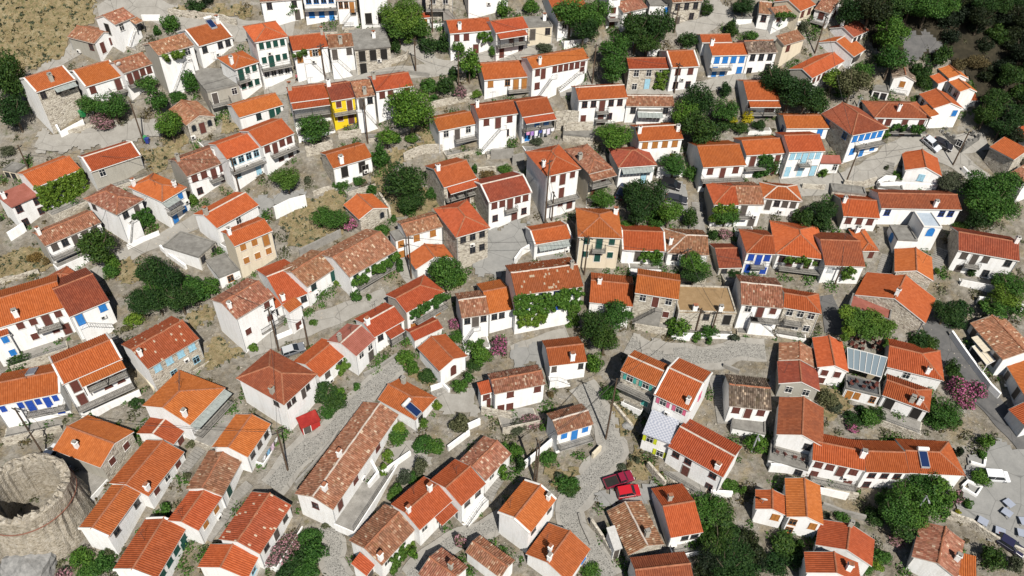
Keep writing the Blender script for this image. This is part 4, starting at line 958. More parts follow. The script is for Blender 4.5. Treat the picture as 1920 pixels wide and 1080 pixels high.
def dress_houses():
    rng = random.Random(77)
    for i, h in enumerate(HOUSES):
        root = h['root']; e, w, d = h['e'], h['w'], h['d']
        if w * d < 22: continue
        roof = next((c for c in root.children if c.name.startswith('roof')), None)
        if roof and rng.random() < .4:
            x, y = rng.uniform(-.4, .4) * w, rng.uniform(-.1, .3) * d; z = e + RISE * .3 * d; m = MB(); m.tube((x, y, z - .5), (x, y, z + 2.0), .022, k=5); m.tube((x - .5, y, z + 1.9), (x + .5, y, z + 1.9), .016, k=4)
            for q in range(5): m.tube((x - .45 + q * .22, y - .3, z + 1.9), (x - .45 + q * .22, y + .3, z + 1.9), .012, k=4)
            m.build('antenna', METAL, roof)
        if rng.random() < .3:
            x = rng.uniform(-.4, .4) * w; z = e - 2.75; m = MB(); m.box(x - .4, x + .4, h['Y0'] - .36, h['Y0'] - .05, z, z + .55, 0); m.box(x - .3, x + .1, h['Y0'] - .375, h['Y0'] - .361, z + .08, z + .47, 1); m.build('air_conditioner', [TRIM, DARK], root)
        x = h['X0'] + .06 if rng.random() < .5 else h['X1'] - .06; m = MB(); m.tube((x, h['Y0'] - .06, e - .05), (x, h['Y0'] - .06, -.3), .045, k=6); m.build('drainpipe', GREYM if rng.random() < .6 else TRIM, root)
        def ok(dep, a): q = h['c'] + h['u'] * a * w + h['n'] * (-d / 2 - dep); return free(q[0], q[1], .1)
        if rng.random() < .92 and h['label'].find('terrace') < 0:
            dep = next((q_ for q_ in (rng.uniform(2.4, 3.6), rng.uniform(1.7, 2.2), 1.2) if all(ok(v, a) for v in (.7, q_) for a in (-.45, 0, .45))), 0)
            if dep and all(ok(q, a) for q in (.7, dep) for a in (-.45, 0, .45)):
                a0, a1 = -w / 2 + rng.uniform(-.3, .25 * w), w / 2 - rng.uniform(-.3, .25 * w); q = h['c'] - h['n'] * (d / 2 + dep); low = float(ter(q[0], q[1])) - h['base']; zt = min(low + rng.uniform(.5, 1.1), .25)
                if zt > low + .15:
                    m = MB(); y0, y1 = h['Y0'] - dep, h['Y0'] - .004; m.box(a0, a1, y0, y1, low - 1, zt, 0); m.box(a0 + .15, a1 - .15, y0 + .15, y1, zt + .004, zt + .012, 1)
                    if rng.random() < .6:
                        m.box(a0, a1, y0, y0 + .14, zt + .013, zt + rng.uniform(.35, .8), 0)
                    m.build('terrace', [WALL['w'] if rng.random() < .55 else WALL['s'], CONC], root)
                    if rng.random() < .5: rail_mesh([((a0 + .1, y0 + .25, zt), (a1 - .1, y0 + .25, zt))]).build('railing', METAL, root)

def steps(t, path, width, label, mat=None):
    P = [hit(zp(t, q))[:2] for q in path.split()]; R_ = []
    for a, b in zip(P[:-1], P[1:]):
        n = max(1, int(np.linalg.norm(b - a) / .38)); R_ += [(a + (b - a) * k / n, (b - a) / np.linalg.norm(b - a)) for k in range(n)]
    mb = MB()
    for p, d in R_:
        n = np.array([-d[1], d[0]]); z = float(ter(p[0], p[1])) + .16; k = len(mb.v); q = [p - d * .2 - n * width / 2, p + d * .2 - n * width / 2, p + d * .2 + n * width / 2, p - d * .2 + n * width / 2]
        if np.cross(q[1] - q[0], q[2] - q[1]) < 0: q = q[::-1]
        mb.v += [(*v, zz) for zz in (z - .5, z) for v in q]
        for f in ((4, 5, 6, 7), (0, 1, 5, 4), (1, 2, 6, 5), (2, 3, 7, 6), (3, 0, 4, 7)): mb.f.append(tuple(k + i for i in f)); mb.m.append(0)
    ROADS.append((np.array([p for p, d in R_]), width)); tag(mb.build('steps', mat or CONC), label, 'steps', 'stepped alleys')

def on_roof(h, u, v): return h['c'] + h['u'] * (u - .5) * h['w'] + h['n'] * (v - .5) * h['d'] + np.array([0, 0, h['base'] + h['e'] - h['c'][2] + .02])
HDATA = """
00|265,690 575,600 l165,592 r480,500|300|g r w k|F=p.p.p L=|k.5,.35 aw.42,.95 Fs wv|white house with stone front at far left beside dark trees
00|635,650 925,572 l530,535 r825,460|200|g o w m|F=w..d|wv ba0,.55,1|bright orange roofed house behind the pink oleander, upper left
00|925,550 1150,478 l860,462 r1065,395|180|g w w m|F=ddww|ba0,0,.5|weathered roofed house with maroon shutters, next to dish on roof, upper left
00|500,278 708,326 c880,248|140|g w w m|F=..p R=dw|Fg|old roofed house with grey side wall below dry grass hillside
00|860,185 1020,125 l770,125 r925,55|180|g w w k|F=p. L=S|pr.7,1.1 st.8,.3|topmost left house with dark open gable and concrete stairs
00|1185,415 1460,340 l1125,330 r1380,245|270|g w w k|F=..p/.d|Lg st.7,.1 vn.1,.7,.0,.2|tall white house with weathered roof and stairs across its front, upper left
00|1480,345 1755,280 l1390,225 r1640,165|130|g r w k|F=p.pp|wv k.9,.9|white house with red orange roof and solar heater, upper left
00|1905,312 2165,283 d1800,215|340|h o w g|F=wwww/wDww/pppp|ba1,0,1|three storey white house with many dark green shutters
00|1757,522 1948,465 d1628,440|225|h o w g|F=Dww/www|k.05,.3|green shuttered house with orange hip roof and long balcony
00|1550,690 1800,640 d1410,520|160|f c g k|F=d.p|ba0,0,.6|flat grey concrete roofed house below the green shuttered houses
00|1405,948 1605,868 d1265,820|130|x w s m|F=ada||small stone building with arched brown door and two arched windows
00|1790,880 2130,790 l1715,795 r2060,710|100|g o w g|F=..p.dw||low orange roofed house between arched stone building and yellow house
10|30,15 345,-10 m7|190|g w w k|F=p.p/...d||white house at top edge with round dark shrub in front
10|345,-30 600,-40 m7|215|g w w b|F=pppp/wwd|ba0,0,1|white house at top edge with blue doors below its balcony
10|600,5 745,0 m7|180|g r w o|F=ppd|st.9,.3 ba0,.7,1|white house at top edge with orange door above stairs
10|770,-20 985,-30 m7|240|f c w k|F=../SS||white garage block at top edge with two dark openings
10|1220,138 1308,132 r1295,95|75|g r w o|F=w||tiny white hut with red roof beside the big ivy mass
10|1265,-30 1480,-30 m7|200|g w s k|F=pp/.S|ba0,0,.7 st.75,1.1|stone house at top edge with balcony and stairs going down right
10|1590,-60 1900,-80 m7|190|g w w k|F=..p/..||plain white house at top edge above the red roofed pair
10|1450,243 1780,238 l1425,165 r1715,135|190|g r w m|F=ww../..d.|k.25,.3 vn.65,1,.05,.35|red roofed house with chimney and vine over its right front
10|1800,250 2045,210 l1765,160 r2000,125|200|g r w m|F=pDD/d.p|pr.05,.9 ba0,0,1|red roofed house with porch canopy and long balcony left of flat grey roof
20|125,212 302,190 d80,130|140|f c c k|F=d.p|k.8,.6|cream building with flat dark grey roof beside red porch house
10|275,378 545,357 l250,268 r500,258|225|g o w o|F=d.o./.d..|k.93,.9 st.35,.75 vn.0,.35,-.02,.15|orange roofed house with wooden shutters and small palm like vine
10|545,358 735,350 l530,265 r715,255|200|g w w k|F=d.w/...|k.5,.3 st.15,.7|white house with weathered roof between orange roof and grey ruin
10|735,375 1012,350 c965,240|180|s c s k|F=SSS/S..|rs.12 k.62,.5|abandoned stone house with grey slab roof and dark openings
10|258,770 550,735 l230,665 r520,630|200|g r w k|F=pp|pr.02,.98 k.02,.9 ba0,0,1|red roofed house with tiled porch left of the yellow house
10|565,760 750,730 l530,640 r700,615|215|g d y m|F=wd/wd|ba0,0,1 k.02,.95|yellow house with brown shutters and iron balcony
10|750,735 895,715 l705,620 r860,600|230|g w w k|F=dp/d.|k.5,.05 st.1,.8|narrow white house with weathered roof right of yellow house
10|900,690 1180,640 l865,580 r1145,545|220|g r w m|F=ww.w/..|k.02,.9|red roofed house with brown windows behind large round tree
01|1410,252 1705,120 l1320,125 r1630,10|170|g w w m|F=wwDw/p.p|Lg k.06,.95 k.85,.6|white house with weathered roof and brown shutters at left of long orange terrace
01|1705,120 1960,20 l1640,5 r1870,-95|230|g o w l|F=pppp/p.d|ba0,0,1|terrace house with pale blue glazed front and orange roof
01|1960,20 2210,-80 l1870,-95 r2110,-195|200|g o w m|F=wdww/.pp|ba0,.2,1|right end of orange roofed terrace with dark brown shutters
10|1370,985 1652,930 l1335,890 r1610,833|150|g o w k|F=pdp/..|ba0,.4,1|small orange roofed house with three windows right of big round tree
10|1672,895 1965,850 l1640,790 r1925,760|215|g r w m|F=wdw/.p|st.6,.1 k.02,.9|red roofed house with white chimney and stairs, left of hanging laundry
20|75,878 315,845 l25,765 r265,730|190|g r w b|F=wdd/dw.|pr.05,1.02 ba0,0,1|red roofed house with porch canopy and laundry on its balcony
10|1710,600 2068,575 l1685,490 r2030,440|130|g o w o|F=w.pDd|ba0,.5,1|long orange roofed house with wide upper balcony, upper centre
20|155,518 580,440 l115,430 r530,368|185|g o w m|F=wd.wwwwwd/w.d....d|k.15,.3 st.35,.1 st.85,.5|long white house with row of joined brown shutters
20|500,757 868,730 l455,660 r855,637|205|g r w m|F=ppDpp/d.Dp.|wr|big white house with deep red roof edge and central balcony
20|860,805 1215,790 l880,712 r1200,725|130|g w w k|F=p..p||low weathered roofed house right of deep red roof
20|945,835 1130,830 d940,795|110|f c w m|F=.wp|aw0,1|white cube annex with single red window below weathered roof
20|878,522 1190,510 l895,440 r1170,425|165|g r s l|F=ppp/pdd|vn.68,1.0,.1,.9 Fs|white stone house with pale blue window frames and ivy
20|1195,508 1410,498 l1165,390 r1365,375|185|g o w m|F=ww/pp|wv|orange roofed house with two brown shutters right of ivy strip
20|950,1060 1288,1045 l925,960 r1260,932|170|g o w o|F=wwww/w..w|wr k.05,.6 k.92,.6|orange roofed house with white ridge bands and two chimneys
20|1505,422 1780,408 l1490,335 r1755,315|165|g o w b|F=wwww/dw.w|ba0,0,.55 k.05,.9|white house with bright blue shutters and door, upper right
20|1430,325 1648,310 l1415,262 r1640,252|2.6|g r w k|F=||small red roof just behind the bright blue shuttered house
20|1780,408 1985,385 l1765,310 r1965,290|160|g b w k|F=ppp/p.p||white house with grey brown roof right of blue shuttered house
20|1205,20 1435,5 m7|165|g w s k|F=ppp/wp||pale stone two storey house at the top, behind dark twin trees
20|1035,45 1200,40 d1000,-20|100|f c w b|F=..w||white flat roofed house with blue shutter behind the dark trees at top
20|840,100 1015,55 l830,0 r960,-20|120|g w w m|F=w.||weathered roof at top between two big dark trees
20|735,-60 830,-65 m7|280|g r w m|F=w/w/d|ba1,0,1|narrow tall white house with red shutters right of big dark tree at top
20|350,165 600,130 l280,5 r520,-40|130|g r w k|F=p.p||red roofed white house mostly hidden by big dark tree at top
20|1850,100 1945,110 m6|130|g w w m|F=p||white house with weathered roof by the top lane junction
20|1685,140 1805,135 c1780,105|50|f c w k|F=||low white flat shed beside the top lane junction
20|1770,757 2005,748 l1755,617 r1965,600|140|g o w m|F=ww.d/pd|pr.05,1 ba0,0,1|orange roofed house with balcony right of yellow shrubs
30|50,110 245,85 l95,35 r205,5|130|g w w m|F=w.p|vn.0,.9,-.05,.2|white house with vine over its balcony at top right
30|245,85 360,35 m6|130|g r c m|F=ww||cream walled house with red roof near the top right houses
30|345,70 470,98 c560,30|110|g w w m|F=w R=w|ba0,0,1|last weathered roofed house before the dark wood, top right
30|130,345 275,290 d65,270|150|s w c m|F=w.||cream plastered house with sloping weathered roof right of grey brown roof
30|650,282 755,228 l555,205 r690,155|75|g d w k|F=ppp|k.1,1.4|red roofed white house against the dark wood edge
30|640,425 742,372 l510,310 r600,255|75|g o w k|F=pppp|wr|large orange roof beside the tall roadside tree, upper right
30|325,585 632,435 l265,515 r540,370|110|g o w m|F=wwwppppp|Lg|long house with dark gable and many shutters above the dark hedge
30|935,590 1108,605 d945,480|115|x b w o|F=w||white gabled house with one wooden shutter and grey brown roof
30|790,680 910,690 c910,585|60|f c w k|F=pp||low flat roofed annex left of the white gabled house
30|1280,515 1350,590 l1355,478 r1440,545|60|g o w k|F=pp||upper orange roof of the stacked house below the dark wood
30|1350,612 1440,690 l1425,577 r1510,655|120|g o w k|F=pp||white house with large dark window below the dark wood
30|1215,572 1270,630 c1335,610|60|s o w k|F=d||small orange lean to roof left of stacked house near the wood
30|1470,760 1570,752 c1560,700|60|s r w k|F=pd||small red porch roofed house beneath the stacked house near wood
30|1135,705 1240,815 l1250,670 r1395,800|110|g o w b|F=pp R=..w|pr.6,1.3|white gabled house with blue side shutter beside hip roof, right
30|815,900 1210,875 d755,715|150|h d w m|F=dw.d.w/.wdw|ba0,0,1 vn.35,.95,.25,.6 k.45,.25|wide hip roofed house with brown doors and vine balcony, right
30|630,1018 905,965 d400,850|215|y d w b|F=wwwww/wdw L=w.p|Ls ba0,.2,1|large stone sided house with row of bright blue shutters
30|140,967 468,960 l130,868 r440,858|100|g o w b|F=..w L=pp||white house with blue window left of the stone sided blue shuttered house
30|1825,970 1930,1065 m6|90|g o w k|F=p||white house at right edge above the roofless ruins
31|1660,22 1845,120 c1930,90|4|s o s k|F=||orange lean to roof at right edge above the large tree
30|1310,960 1480,1060 c1560,900|70|n c s k|F=p.p||roofless grey stone ruin on the road, right
01|258,328 612,190 l125,238 r535,105|190|g o w k|F=|vn.0,1,.02,.95|house with its whole front covered by green ivy
01|75,470 320,382 c190,320|170|s t w m|F=p.p/p.p|rs.08 k.1,.6|white cube house with flat dull red roof left of ivy front
01|672,198 1070,98 l600,115 r970,-10|150|g r g k|F=p..|wv Lw wr|house with unpainted grey walls and red roof right of ivy front
01|870,530 1085,420 d625,420|215|h w w k|F=pd/..  L=p..|st.4,.05 vn.45,1.1,.3,.8|weathered hip roofed white house with stairs and vine at front
01|1215,437 1405,328 d960,325|190|h o w b|F=.w/dw|ba0,0,.6 aw0,.55 k.75,.15 k.0,.9|orange hip roofed house with blue shutters and grey awning
01|335,765 762,590 l275,680 r690,500|160|g w w k|F=wpddw/|Lg k.02,.9 ba0,0,1|long weathered roofed house behind dark tree, left
01|1615,625 1955,465 l1510,535 r1830,395|130|g o w k|F=.p.|wr k.0,.95|orange roofed white house just behind the cream house
01|1765,775 2040,645 l1700,670 r1985,565|235|g o c o|F=wwd/www|k.0,.9|cream house with wooden shutters beside grassy yard
01|1480,850 1630,740 d1215,775|80|f c w k|F=p.p|Fs|broad flat grey roof at street corner left of cream house
01|1645,1010 1795,940 d1540,880|70|f c w o|F=p||small flat grey terrace roof in front of the cream house
01|430,1080 610,995 d330,1010|3|h d w k|F=||small dark red hip roof behind the left orange row
11|580,187 873,97 l512,85 r825,-5|145|g o w k|F=SS/..S|Ls k.25,.02|half empty white house with orange roof above dry slope
11|775,570 990,480 d655,455|100|x o s k|F=..a||small stone barn with orange roof beside bright pink oleander
11|1500,705 1757,630 d1335,485|250|h r s k|F=ppp/.pp|Ls|tall beige stone house with red hip roof
11|1125,690 1410,625 l1105,600 r1345,537|170|g w w o|F=ww/..||weathered roofed house with two wooden shutters left of tall stone house
11|1045,725 1125,705 d1000,665|140|f c w o|F=w/w||narrow flat roofed annex with orange shutters by utility pole
11|1200,945 1480,850 d1130,835|100|x r w m|F=.p.||small red gabled house below the tall stone house
11|700,1000 1062,795 l550,855 r930,665 d480,820|130|g w w g|F=p.d.p|vn.05,1,.1,.5 ba0,.1,1|upper half of long weathered roof with vine covered balcony
11|370,1065 640,920 l265,960 r490,835|130|g w w g|F=p.d|k.95,.1|lower half of long weathered roof left of vine balcony
12|190,110 425,40 l50,-35 r215,-150|110|g r w k|F=.p|wr k.05,.1|red orange roof between two weathered long roofs, centre left
12|0,255 195,120 l0,150 r130,55|100|s o w k|F=pp|ba0,0,1|low orange porch roofed house with railing by utility pole
12|255,190 345,120 d215,150|170|s o w m|F=./w||white block house with small orange roof above the lane
02|1780,240 2050,60 l1645,120 r1965,-65|250|g w w m|F=..w/w.w|k.02,.6|white gable end house with weathered roof above dry yard
11|1410,330 1655,255 l1340,190 r1580,118|200|g r s m|F=DDD/.d|pr.1,1.05 k.1,.9|stone sided red roofed house with dark red wooden balcony
11|1740,435 2080,370 l1680,300 r1995,245|200|g d w m|F=wwDww/p.dp|wr wv Ls|white house with maroon shutters right of stone sided red roof
21|260,247 517,185 d97,62|330|h o w m|F=wdw/.D./.wd|k.02,.3 ba1,0,1|tall orange hip roofed house with porch roof halfway up
21|570,217 762,190 d390,45|240|h w c m|F=.d/D./.|pr.02,1.05 ba0,0,1 k.0,.5|cream house with weathered hip roof and orange canopy over balcony
21|795,175 1090,163 d720,35|150|h d w l|F=pppp/.d|aw.1,.9|dark red hip roofed house with pale blue glazed porch
21|1435,180 1755,158 l1400,20 r1710,-5|190|g o w m|F=wdw/ww.d|ba0,0,1|orange roofed house with pillared balcony above parked cars
21|1760,90 2070,65 l1730,-15 r2040,-60|180|g o w m|F=d.d/.pd|ba0,0,.5 vn.35,.65,.05,.9|orange roofed house with vine down its front left of pale blue house
31|160,65 430,52 l120,-68 r385,-65|215|g o w l|F=wwdww/d.d.d|ba0,.35,.65|pale blue fronted house with deep blue doors, right
21|1515,460 1700,457 d1445,282|180|L r w k|F=.|Lg vn.0,1,.0,.75|red hip roofed house half hidden by round vine bush
21|1700,457 1890,452 c1820,285|180|g w w k|F=D./.d||weathered roofed house with small iron balcony beside vine bush
21|1885,410 2177,430 d1850,285|130|h r w k|F=dpww|wr|white house with red hip roof and four openings below curved road
21|495,700 828,707 d475,480|240|h o c g|F=wDw/wdw|k.95,.8|pale stone house with dark green shutters and green double door
21|170,760 455,705 l145,660 r425,592|110|g o w m|F=..p|aw.1,.9 wv|small white house with orange roof and awnings in village centre
21|825,795 1155,808 l825,650 r1145,660|110|g o w k|F=.d..|vn.4,.9,.0,.6 wv|orange roofed house with vine pergola right of green shuttered stone house
21|1165,825 1478,830 r1475,690|100|L w w k|F=p..|k.1,.6|weathered roof left of bushy green tree, centre right
21|1550,930 1728,932 l1535,780 r1680,785|60|g d s k|F=p.|Lg|small dark red roof beside the white house with blue shutters
21|1760,822 1975,825 d1700,640|170|L r w B|F=wDw/d.w||white house with deep blue shutters and red hip roof
31|60,828 438,866 c368,617|130|h o w m|F=pdpdp/..|vn.2,.9,.02,.25 ba0,.1,1|wide orange hip roof house with leafy vine over its balcony
31|430,920 727,915 l405,720 r690,725|150|g d w w|F=ww.|vn.5,.75,.0,.6|white house with brown red roof right of wide orange hip roof
31|705,800 835,808 d600,645|100|h o g m|F=.w|k.3,.8|small orange hip roof left of terrace with arched blue window
31|570,550 835,550 l575,415 r810,418|115|g o w m|F=www|Lg k.03,.8|bright orange roofed house with three brown shutters by dark tree
31|855,487 1452,490 l835,365 r1430,375 d770,335|140|g d w B|F=p.....pp|k.67,.2|long brown red roofed house with small blue windows
31|1170,628 1302,625 d1095,505|190|f u w b|F=a||white tower block with arched blue window and pale blue flat roof
31|975,725 1120,725 d910,610|110|f c w b|F=. L=a||white flat terrace house with arched blue door left of tower block
31|950,960 1240,1025 d945,785|130|x o s k|F=...||stone gabled house with plain orange roof, right
32|655,45 1178,272 d740,-120|100|x o s k|F=...|k.5,.15|orange roofed stone house behind the leafy pergola
32|605,150 915,240 c940,140|2.6|f t w k|F=||flat dull red terrace roof between orange roof and leafy pergola
31|1430,805 1885,872 l1420,640 r1880,735 d1385,635|190|g d w k|F=wDw.p/wdp.|Ls k.98,.95|white house with stone side wall and long red roof at right
31|1030,205 1300,235 d1005,60|110|x o w l|F=.w.||white gabled house with single pale blue shutter beside the curved road
31|400,150 545,140 c550,120|90|s t w k|F=..p||small white ruined hut beside pale blue house
31|1810,215 1930,290 m6|160|g w w k|F=www||white house at right edge behind the large tree
02|-40,310 495,145 l-60,80 r375,-15|240|g o w m|F=.wwDw/..w.wd|k.33,.2 ba0,.5,.85|large white house with brown shutters and balcony at left edge
02|520,220 820,95 l430,0 r670,-95|200|g d w b|F=d.w|st.2,1.1|red brown roofed house with bright blue door and stairs, left
02|-100,400 70,345 m6|230|g r w b|F=.w/.w||small white house with blue shutters at left edge
02|470,735 915,525 l430,565 r830,380 c800,340|270|g o w m|F=DDDD/d.ww|pr.25,.98 ba0,.3,1 ba1,0,1 wv|orange roofed house with two long railed balconies, left
02|-60,900 455,785 l-40,720 r415,625|200|g o w B|F=w.wDwDw/....w|wv ba0,.4,1|orange roofed house with deep blue shutters and glass canopy at left edge
02|1110,610 1495,380 l985,455 r1355,235 d930,430|190|g s s l|F=wwww/.p.p|Lw k.05,.6|old stone house with pale blue shutters and white flecked red roof
02|1425,1030 1690,750 l1218,903|130|R o w k|F=ppp|aw.02,1 k.1,.3 ba0,0,1|orange hip roofed house with long glass awning at its eave
02|1300,1175 1405,1050 r1250,970|60|g r w m|F=w|wr|low red roof in front of orange hip roof with glass awning
12|1545,235 1750,190 l1505,95 r1700,65 d1510,40|180|g w w k|F=pdp/|st.5,.1|white house with weathered roof and stairs beside pink oleander, centre
12|1750,195 1945,160 l1700,30 r1895,-10|150|g o w k|F=pp.||orange roofed house attached left of the ivy covered white house
12|1125,185 1420,30 l1040,85|170|R r w o|F=.d.w/wd.w|vn.1,1.1,.0,.35 ba0,.15,1 Lg|red roofed house with vine along its balcony and orange doors
12|885,370 1125,240 l800,265 r1040,140|120|g r w k|F=p.d|pr.35,.8 ba0,.4,.9 k.0,.85 wr|red orange roofed house with tiled porch, below railed lane
12|745,510 910,380 l620,430 r795,275|140|g t w k|F=pp/.d|wr k.0,1.2|pinkish red roofed house with white ridge line
12|475,670 695,490 l370,580 r585,395|100|g o w k|F=wp|vn.5,1.3,.1,.6|orange roofed house with blue fenced terrace
12|210,880 462,648 d-150,680|200|h d w k|F=pp.dp. L=..p|k.1,.3|large dark red hip roofed house beside the red shed
12|1370,620 1592,520 d1200,455|110|x r w m|F=.a.||white chapel with red arched door and orange gable roof
12|1190,400 1405,300 m3|60|g r w k|F=||narrow red roof strip just behind the chapel
12|1785,790 2175,730 l1770,690 r2110,630|150|g w w m|F=.w..w/ww...||white cottage with weathered roof and brown windows, village centre
12|1690,810 1775,775 d1660,735|120|s r w m|F=w/.d||tiny white annex with red roof left of central cottage
12|1205,1000 1342,818 d915,832|80|y r w k|F=p.|k.95,.8|orange hip roof joined to top of the longest weathered roof
13|578,585 1070,-130 l425,490 r955,-235 d285,465|120|g w w m|F=d.w..w.. L=p|k.1,.75 k.4,1.1 wr|very long narrow house with weathered roof in the lower centre left
22|30,62 535,-15 l-30,-110 r505,-175|290|g s w B|F=pppp/w.ww|vn.0,1,.02,.5 vn.05,.5,.45,.8 vn.8,1,.4,1 wr k.9,.9|white house with spotted red roof and front wrapped in ivy
22|580,100 905,150 l600,-45 r915,-40|90|g r w k|F=.p.|k.2,.9|plain red roof just behind large central tree
22|920,40 1250,85 l945,-90 r1265,-65 d950,-140|210|g o s m|F=pdp/..w|st.6,.1|rustic stone house with orange roof right of large central tree
22|1245,155 1690,215 c1600,0|150|f e s k|F=..p.S/...|k.28,.05 k.72,.05|stone house with flat tan earth roof and two chimneys
22|1720,130 2035,148 l1735,-30 r2025,-25|200|g w w m|F=pDw/..|ba0,.3,1 st.4,1|white house with weathered roof and concrete balcony right of tan roof
32|115,150 400,192 d105,0|190|R o s k|F=ppp/.pp|ba0,.1,.6|grey stone house with bright orange hip roof, right
22|280,588 565,555 l260,455 r545,415 d215,400|130|g r w k|F=w...p|k.62,.2 st.1,.6|small red roofed white house left of the teal shuttered house
22|815,615 1078,745 l880,510 r1140,625 d915,465 c1170,575|210|g r s T|F=oo/..d|ba0,0,1 wr|stone house with open teal shutters and grey balcony
22|1055,805 1340,920 l1165,590 r1475,715 d1230,530 c1525,650|230|g r w P|F=oo/.. R=w|wr k.85,.2 wv|white house with open pink shutters and red roof
23|1160,120 1590,330 l1255,-40 r1685,185 c1740,120|150|g r w m|F=pp.p/.d.p|wr k.85,.2|white house with red roof and white cross band, above parked red cars
22|1630,895 1945,910 l1635,730 r1930,745 d1620,645|140|g b w m|F=wdw/..||grey brown roofed house with maroon shutters in shaded lane
22|335,1085 622,1040 l300,1000 r560,915 d230,960|150|g w w b|F=wdw/..|ba0,0,1|white house with blue shutters beside curved cobbled lane
32|80,548 365,600 d85,410|2.4|x w c k|F=||weathered small roof behind the brown gabled house, lower right
32|80,720 388,770 d75,550|110|x d g k|F=pp||grey walled gabled house with brown orange roof, lower right
32|370,592 605,635 d325,370|130|x o w m|F=ww/w.||white gabled house with orange roof left of glass canopy
32|890,585 1320,705 l882,432 d890,370|90|R r w k|F=.p..|k.7,.15|red hip roofed house right of the glass canopy
32|860,790 1205,945 l872,690 d885,640|110|R r w k|F=S.S|k.75,.25 k.6,.2|red hip roofed white house with twin white chimneys, lower right
32|585,768 840,802 d602,650|80|f a w o|F=dw.p||dark cafe terrace over white wall below the glass canopy
32|1512,262 1760,540 l1680,215 r1930,470|110|g w w k|F=d.dd|aw.3,.7|weathered roofed house with cream awning in shade at right
32|1765,545 1930,820 m7|100|g o w k|F=dd||orange roofed house at right edge above shaded steel frames
32|1800,910 1930,1040 m7|100|g o w k|F=||blue grey walled house at right edge near the parking court
33|65,40 410,90 d95,-265|150|x d w k|F=.p/..|ba0,0,1|tall red gabled house with white furnished terrace, lower right
03|402,125 745,278 l515,-40 r848,62 c990,-5|130|g o g m|F=.. R=ww|Rs k.4,.4|orange roofed stone house next to the round ruined tower
03|1130,490 1370,145 l985,345 r1190,60 d835,375|90|g r w m|F=wpw|k.1,.1|red roofed house behind and right of the tower side house
03|810,790 1075,440 l690,725 r935,385 d585,735|140|g r w k|F=p.p|wv|white house with red roof right of the round ruined tower
03|1150,1105 1430,710 l950,1060 r1250,645 d840,1080|110|g r w g|F=wwww/..w|wv|red roofed house with dark green shutters at lower left
03|1660,480 1840,190 l1510,440 r1700,130 d1385,440|90|g w w g|F=d.||weathered roofed section of the lower left terrace
03|1500,745 1660,480 l1385,640 r1510,450 d1270,640|110|g r w o|F=ww||red roofed section of lower left terrace with stepped white wall
03|1840,185 2050,-55 l1695,130 r1900,-92 d1570,130|110|g o w k|F=pwp||bright orange roofed house near the tall pole, lower left
13|40,920 258,545 l-130,790 r95,460 d-270,810|110|g s w k|F=pdp||white house with blotchy red roof beside pale oleander, lower left
13|-70,1100 35,925 l-330,1075 r-125,815|90|g o w l|F=p||orange roofed house with blue green wall at bottom edge, left
13|1550,565 1715,380 l1420,440 r1570,265 d1350,320|130|g r w k|F=pp|st.8,.1|upper red roofed house of the bottom centre row
13|1225,735 1480,515 l1120,600 r1370,390 d1000,550|120|g r w k|F=p.dp|pr.45,.95 k.0,.9 k.75,1.0|red roofed house with tiled porch in bottom centre row
13|940,1000 1215,715 l815,865 r1080,590 d700,820|100|g w w k|F=p.p.|k.05,.2 vn.2,.6,.2,1|weathered roofed house at lower end of bottom centre row
13|830,1082 897,992 d720,1018|60|s r w k|F=d||tiny red lean to roof at bottom edge beside cobbled path
13|1730,370 1910,160 l1620,270 r1830,30 d1530,215|100|g w w k|F=p.||weathered roofed house at upper end of bottom centre row
13|1212,1065 1420,1215 l1295,945 r1510,1090 d1395,860|3|g w w k|F=|k.7,1.2|weathered roof at bottom edge left of its twin
13|1562,905 1840,1090 d1690,795 c1950,965|3|g w w k|F=||right twin of the weathered roofs at bottom edge
23|125,760 345,505 l5,655 r210,402 d-115,610|150|g o w k|F=p.p|wv k.85,.3|tall plain white house with orange roof by the cobbled lane bend
23|400,1110 610,893 l245,985 r440,725 d100,935|80|g r w b|F=..w|k.0,1.0 k.3,1.2|red roofed house at bottom edge beside cobbled lane
23|870,920 1145,850 d700,595|70|x w s k|F=...|k.6,.2|weathered gabled stone house just below the parked red car
23|765,890 830,875 c760,735|2.6|s z w k|F=d||corrugated grey lean to beside the weathered stone house
23|1195,808 1430,740 l1130,560 r1385,510|90|g o w k|F=.pp|k.3,2|orange roofed house partly under the dark leafy tree, bottom right
23|945,1180 1370,1130 l930,1030 r1320,985 d895,945|4|g d w k|F=||brown red roof at bottom edge below the weathered stone house
33|335,235 722,268 l410,80 r725,105 d400,10|150|g o w m|F=wwdw/w..w|ba1,.1,1 k.98,.7|white house with brown shutters and stone balcony, lower right
33|738,305 1060,308 l755,148 r1020,142|150|g o w m|F=ppp/p..||orange roofed house with red striped awnings beside big tree
33|1060,308 1480,330 l1025,140|130|R o w k|F=||orange hip roof with solar heater behind big tree, lower right
33|140,628 415,705 d125,345|130|x o w o|F=p.w/p..||white gabled house with orange roof left of big tree, lower right
33|-95,580 140,628 d-90,430|110|x o w o|F=.w||low gabled orange roofed wing left of white gabled house
33|355,860 780,995 d400,655|3|x r w k|F=|k.5,.95|red gabled roof at bottom right behind its lower twin
33|290,1085 690,1110 d375,885|4|x r w k|F=|k.75,.4|red gabled roof cut by bottom edge, right
33|1075,955 1420,1080 d1290,700|120|x w w k|F=.|k.9,.4|weathered gabled house with mossy tile rows, bottom right
33|1430,1085 1560,1100 c1610,950|2.2|s o w k|F=||plain orange lean to right of mossy weathered gable
22|980,1085 1190,1180 c1255,1005|130|s k w Y|F=o./.o|rs.1|small white house with lime shutters and checked blue white roof
12|345,1065 480,985 c462,912|60|s p R k|F=d.|rs.12|small red painted kiosk beside the large dark red hip roof
